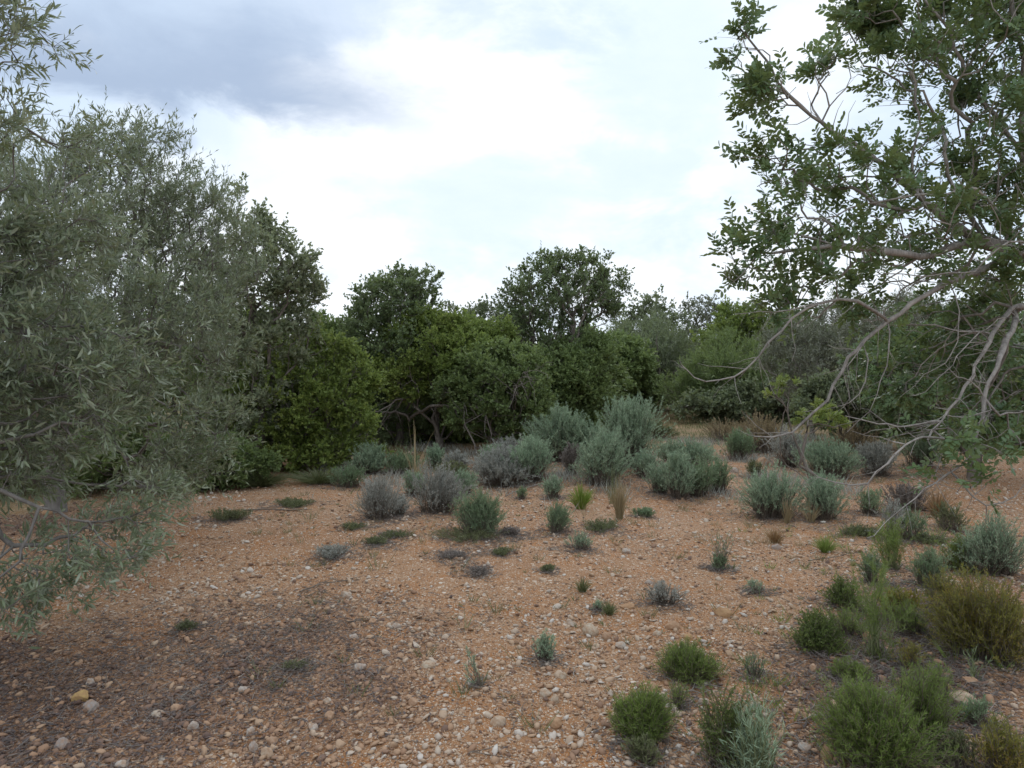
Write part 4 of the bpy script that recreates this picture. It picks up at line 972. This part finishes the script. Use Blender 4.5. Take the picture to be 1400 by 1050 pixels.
# scattered low growth over the far ground and beneath the bushes (countless)
rg = np.random.RandomState(91); mb = MB()
n = 160000
y = rg.uniform(9, 36, n); x = rg.uniform(-.8, .85, n) * y
_, g = zones(x, y); pn = wav(x, y, 1.1, 3)
k = rg.uniform(0, 1, n) < g * np.clip(.35 + .8 * pn, .04, 1)
x, y, pn = x[k], y[k], pn[k]; m = len(x)
hh = rg.uniform(.04, .16, m) * (1 + 1.3 * (pn > .35)); th = rg.uniform(0, 6.28, m)
st = np.stack([x, y, H(x, y) - .01], -1); en = st + np.stack([np.cos(th) * hh * .5, np.sin(th) * hh * .5, hh], -1)
t = np.linspace(0, 1, 3)[None, :, None]
ribbons(mb, st[:, None] + (en - st)[:, None] * t, np.array([1, .8, .1])[None] * rg.uniform(.006, .016, (m, 1)), np.clip(rg.uniform(0, .7, m) + .3 * (pn < .2), 0, 1))
tag(mb.build('grass', M['mat_green']), None, None, kind='stuff')

# dead twigs and dropped leaves gathered round the feet of the shrubs (countless)
rg = np.random.RandomState(93); mb = MB()
SHR += [(2.6, 4.7, .5, 0), (2.3, 4.2, .5, 0), (1.75, 3.4, .45, 0), (2.0, 3.8, .4, 0), (1.5, 3.05, .3, 0), (2.7, 4.0, .4, 0), (2.8, 5.2, .5, 0), (-1.6, 3.6, .8, 0), (-2.3, 4.2, .7, 0), (-1.2, 4.4, .6, 0)]
A = np.array(SHR); cnt_ = rg.poisson(np.clip(A[:, 2] * 1500, 40, 900)); e = np.repeat(np.arange(len(A)), cnt_); m = len(e)
th = rg.uniform(0, 6.28, m); q = rg.uniform(0, 1, m) ** .7 * 1.55 * (1 + .3 * np.sin(th * 3 + e))
x = A[e, 0] + np.cos(th) * q * A[e, 2]; y = A[e, 1] + np.sin(th) * q * A[e, 2]
a = rg.uniform(0, 6.28, m); L = rg.uniform(.02, .085, m)
st = np.stack([x, y, H(x, y) + micro(x, y) + .003], -1); en = st + np.stack([np.cos(a) * L, np.sin(a) * L, rg.uniform(0, .5, m) * L], -1)
t_ = np.linspace(0, 1, 3)[None, :, None]
tubes(mb, st[:, None] + (en - st)[:, None] * t_ + rg.normal(0, .003, (m, 3, 3)), np.array([1, .8, .4])[None] * rg.uniform(.0012, .0032, (m, 1)), 3, rg.uniform(0, 1, m))
tag(mb.build('fallen_debris', M['mauve']), None, None, kind='stuff')
# low dry growth filling the ground between the middle shrubs (countless)
mb = MB(); n = 80000
y = rg.uniform(8.2, 18, n); x = rg.uniform(-.28, .48, n) * y
pn = wav(x, y, 1.3, 8) + .5 * wav(x, y, 4, 2); k = rg.uniform(0, 1, n) < np.clip(pn * 1.3 + .1, 0, 1) * sstep(8.4, 10.8, y + .6 * pn) * .8
x, y, pn = x[k], y[k], pn[k]; m = len(x); hh = rg.uniform(.03, .17, m) * (.6 + .6 * (pn > .3)); th = rg.uniform(0, 6.28, m)
st = np.stack([x, y, H(x, y) - .005], -1); en = st + np.stack([np.cos(th) * hh * .6, np.sin(th) * hh * .6, hh], -1)
ribbons(mb, st[:, None] + (en - st)[:, None] * t_, np.array([1, .8, .15])[None] * rg.uniform(.004, .010, (m, 1)), rg.uniform(0, 1, m))
tag(mb.build('dry_growth', M['lav']), None, None, kind='stuff')

# seedlings and wisps between the plants (countless)
rg = np.random.RandomState(97)
for nm_, mt_, nc, (y0, y1), (a0, a1) in (('low_weeds', 'fresh', 150, (2.7, 7.5), (.30, .72)), ('dry_wisps', 'dry', 330, (6.5, 12.5), (-.34, .66)), ('seedlings', 'mat_green', 220, (3.2, 12), (-.35, .6))):
    mb = MB(); cy = rg.uniform(y0, y1, nc); cx = rg.uniform(a0, a1, nc) * cy; nb_ = rg.randint(5, 26, nc); e = np.repeat(np.arange(nc), nb_); m = len(e)
    sz = rg.lognormal(-3.1, .5, nc)[e]; th = rg.uniform(0, 6.28, m); q = rg.uniform(0, 1, m)
    x = cx[e] + np.cos(th) * q * sz * .9; y = cy[e] + np.sin(th) * q * sz * .9; hh = sz * rg.uniform(.5, 1.5, m)
    st = np.stack([x, y, H(x, y) + micro(x, y) - .003], -1); en = st + np.stack([np.cos(th) * hh * .7, np.sin(th) * hh * .7, hh], -1)
    ribbons(mb, st[:, None] + (en - st)[:, None] * t_, np.array([1, .8, .12])[None] * rg.uniform(.0022, .005, (m, 1)), rg.uniform(0, 1, m))
    tag(mb.build(nm_, M[mt_]), None, None, kind='stuff')

# ------------------------------------------------------------------ fallen twigs
def twig(label, pxs, r, seed, forks=3, mat='bark_grey', lift=.012):
    rg = np.random.RandomState(seed); p0 = G(*pxs[0]); pl = []
    for i, q in enumerate(pxs):
        g_ = G(*q); g_[2] += lift + r; pl.append(g_)
    pl = np.array(pl); m = 9; s = np.linspace(0, len(pl) - 1, m); i0 = np.minimum(s.astype(int), len(pl) - 2); f = (s - i0)[:, None]
    main = pl[i0] * (1 - f) + pl[i0 + 1] * f + rg.normal(0, .008, (m, 3)) * [1, 1, .3]
    mb = MB(); tubes(mb, main[None], np.linspace(r, r * .3, m)[None], 5)
    for j in range(forks):
        a = main[rg.randint(1, m - 2)]; dd = norm(main[-1] - main[0]) + rg.normal(0, .6, 3) * [1, 1, .15]; L = rg.uniform(.08, .22)
        q = a + dd * L * np.linspace(0, 1, 5)[:, None] + rg.normal(0, .005, (5, 3)); q[:, 2] = np.maximum(q[:, 2], H(q[:, 0], q[:, 1]) + .008)
        q[0] = a
        tubes(mb, q[None], np.linspace(r * .6, r * .2, 5)[None], 4)
    o = mb.build('fallen_twig', M[mat]); c = main.mean(0)
    o.data.transform(__import__('mathutils').Matrix.Translation(Vector([float(-v) for v in c]))); o.location = Vector([float(v) for v in c])
    tag(o, label, 'twig', 'dead twigs lying on the ground')
twig('dark forked twig lying on the gravel left of centre', [(408, 812), (440, 800), (488, 796)], .006, 1, 5, 'stem')
twig('thin dark twig ending at the white elongated stone', [(410, 818), (440, 812), (470, 822)], .004, 2, 2, 'stem')
twig('short dark twigs near the pale stone mid gravel', [(445, 862), (470, 853), (492, 850)], .005, 3, 3, 'stem')
twig('thin upright looking white twig at the right of the silvery sprig', [(784, 917), (787, 930), (785, 945)], .003, 4, 0)
twig('long thin branch lying towards the low green grass tuft', [(1105, 770), (1150, 762), (1190, 755)], .005, 5, 2, 'stem')
twig('grey twigs beneath the bright green needle cushion', [(925, 950), (960, 946), (985, 925)], .005, 6, 6)
twig('twigs on the dark litter beside the broad cream stone', [(1230, 905), (1275, 890), (1330, 905)], .004, 7, 5)
twig('pale twigs on litter by the upright tan stone', [(1090, 990), (1130, 980), (1180, 1000)], .004, 8, 7)
twig('bare twigs among stones at the bottom centre', [(700, 1000), (712, 985), (716, 965)], .003, 9, 3, 'stem')
twig('weathered stick on the bank beyond the olive shade', [(330, 700), (370, 699), (425, 700)], .010, 10, 2, 'stem')
twig('short stick at the right of the mauve mat', [(690, 680), (740, 662), (785, 655)], .008, 11, 2, 'bark_grey')
twig('twig on the orange soil at bottom centre right', [(640, 1035), (670, 1025), (700, 1030)], .003, 12, 2, 'stem')

# ------------------------------------------------------------------ sky, sun, camera
SUN_EL, SUN_AZ = math.radians(38), math.radians(4)       # ahead of the camera, behind cloud
w = bpy.data.worlds.new('World'); sc.world = w; w.use_nodes = True; w.node_tree.nodes.clear(); t = NT(w.node_tree)
sky = t.n('ShaderNodeTexSky', sky_type='NISHITA'); sky.sun_disc = False; sky.sun_elevation = SUN_EL; sky.sun_rotation = SUN_AZ
sky.air_density = 1; sky.dust_density = 2; sky.altitude = 100
tc = t.n('ShaderNodeTexCoord').outputs['Generated']
sep = t.n('ShaderNodeSeparateXYZ', {0: tc}); dx, dy, dz = sep.outputs
n_lo = t.noise(2.2, 6, t.n('ShaderNodeVectorMath', {0: tc, 1: (1.0, 1.0, 2.3)}, operation='MULTIPLY').outputs[0], .55, .4)
n_hi = t.noise(6.0, 7, t.n('ShaderNodeVectorMath', {0: tc, 1: (1.0, 1.0, 2.0)}, operation='MULTIPLY').outputs[0], .6, .3)
def dirb(px, py, rx, rz, p=1.0, rot=0.):
    """soft elliptical cloud bank around the direction seen at px,py: 1 inside to 0 outside"""
    r = norm(ray(px, py)); c, s = math.cos(rot), math.sin(rot)
    ax = t.math('SUBTRACT', dx, float(r[0])); az = t.math('SUBTRACT', dz, float(r[2]))
    u = t.math('ADD', t.math('MULTIPLY', ax, c), t.math('MULTIPLY', az, s)); v = t.math('SUBTRACT', t.math('MULTIPLY', az, c), t.math('MULTIPLY', ax, s))
    q = t.math('ADD', t.math('POWER', t.math('ABSOLUTE', t.math('MULTIPLY', u, 1 / rx)), 2.), t.math('POWER', t.math('ABSOLUTE', t.math('MULTIPLY', v, 1 / rz)), 2.))
    q = t.math('ADD', q, t.math('ADD', t.math('MULTIPLY', t.math('SUBTRACT', n_hi, .5), 2.2 * p), t.math('MULTIPLY', t.math('SUBTRACT', n_lo, .5), 3.5 * p)))
    return t.math('SUBTRACT', 1., q, clamp=True)
def sm(v, a, b):
    o = t.n('ShaderNodeMapRange', {0: v, 1: a, 2: b, 3: 0., 4: 1.}, interpolation_type='SMOOTHSTEP'); return o.outputs[0]
# thin bright overcast, blue showing faintly through
veil = t.mix(sm(n_lo, .40, .62), (6.6, 8.0, 9.8, 1), (9.3, 10.0, 10.8, 1))
cloudy = t.mix(.90, sky.outputs[0], veil)
# brighter towards the sun, white low band
bright = t.math('ADD', dirb(720, 130, .42, .36, .5), dirb(560, 420, .9, .17, .5), clamp=True)
cloudy = t.mix(t.math('MULTIPLY', t.math('MULTIPLY', sm(bright, 0, .9), sm(n_hi, .30, .62)), .75), cloudy, (10.9, 11.2, 11.6, 1))
# pale blue openings
bl = t.math('ADD', dirb(680, 275, .30, .10, .8), dirb(950, 80, .17, .20, .8), clamp=True)
cloudy = t.mix(t.math('MULTIPLY', sm(bl, 0, .9), .75), cloudy, (7.2, 8.5, 9.8, 1))
bl = dirb(300, 10, .5, .06, .9)
cloudy = t.mix(t.math('MULTIPLY', sm(bl, 0, .8), .7), cloudy, (6.3, 7.6, 9.4, 1))
# the grey blue cloud bank at the upper left, its lower rim crisp, its top fading
ydiv = t.math('MAXIMUM', dy, .15); gx = t.math('DIVIDE', dx, ydiv); gz = t.math('DIVIDE', dz, ydiv)
wrp = t.math('ADD', t.math('MULTIPLY', t.math('SUBTRACT', n_hi, .5), .16), t.math('MULTIPLY', t.math('SUBTRACT', n_lo, .5), .12))
v = t.math('ADD', t.math('SUBTRACT', gz, t.math('SUBTRACT', .300, t.math('MULTIPLY', gx, .10))), wrp)
dk = t.math('MULTIPLY', sm(v, -.008, .04), t.math('SUBTRACT', 1., t.math('MULTIPLY', sm(v, .04, .19), .72)))
dk = t.math('MULTIPLY', dk, t.math('SUBTRACT', 1., sm(t.math('ADD', gx, t.math('MULTIPLY', wrp, 1.6)), -.34, .02)))
cloudy = t.mix(t.math('MULTIPLY', dk, .93), cloudy, (3.9, 4.9, 6.6, 1))
dk2 = dirb(237, 192, .030, .022, .5)
cloudy = t.mix(t.math('MULTIPLY', sm(dk2, .0, .8), .6), cloudy, (4.4, 5.4, 7.0, 1))
# unseen sky overhead and behind, brightened to light the ground and foliage fronts
ov = sm(dz, .5, .95); bk = sm(t.math('MULTIPLY', dy, -1.), -.1, .6)
cloudy = t.mix(t.math('MAXIMUM', ov, bk), cloudy, t.mix(n_lo, (8.6, 9.8, 11.3, 1), (12.4, 13.3, 14.2, 1)))
bg = t.n('ShaderNodeBackground', {0: cloudy, 1: .10})
t.n('ShaderNodeOutputWorld', {0: bg.outputs[0]})
ld = bpy.data.lights.new('sun', 'SUN'); ld.energy = .7; ld.angle = math.radians(18); ld.color = (1, .96, .9)
lo = bpy.data.objects.new('sun', ld); C.objects.link(lo)
sd = Vector((math.sin(SUN_AZ) * math.cos(SUN_EL), math.cos(SUN_AZ) * math.cos(SUN_EL), math.sin(SUN_EL)))
lo.rotation_euler = sd.to_track_quat('Z', 'Y').to_euler(); lo.location = (0, 0, 20)

cd = bpy.data.cameras.new('camera'); cam = bpy.data.objects.new('camera', cd); C.objects.link(cam)
cd.sensor_width = 36; cd.lens = 36 * F / 1400; cd.clip_end = 3000; cd.clip_start = .05
cam.location = (0, 0, CAMZ); cam.rotation_euler = (PI / 2 - PITCH, 0, 0)
sc.camera = cam
sc.view_settings.view_transform = 'Standard'; sc.view_settings.look = 'None'; sc.view_settings.gamma = 1; sc.view_settings.exposure = .15
sc.view_settings.use_curve_mapping = False
sc.cycles.max_bounces = 6; sc.cycles.diffuse_bounces = 4; sc.cycles.transmission_bounces = 3
print('verts', sum(len(m.vertices) for m in bpy.data.meshes), 'polys', sum(len(m.polygons) for m in bpy.data.meshes))
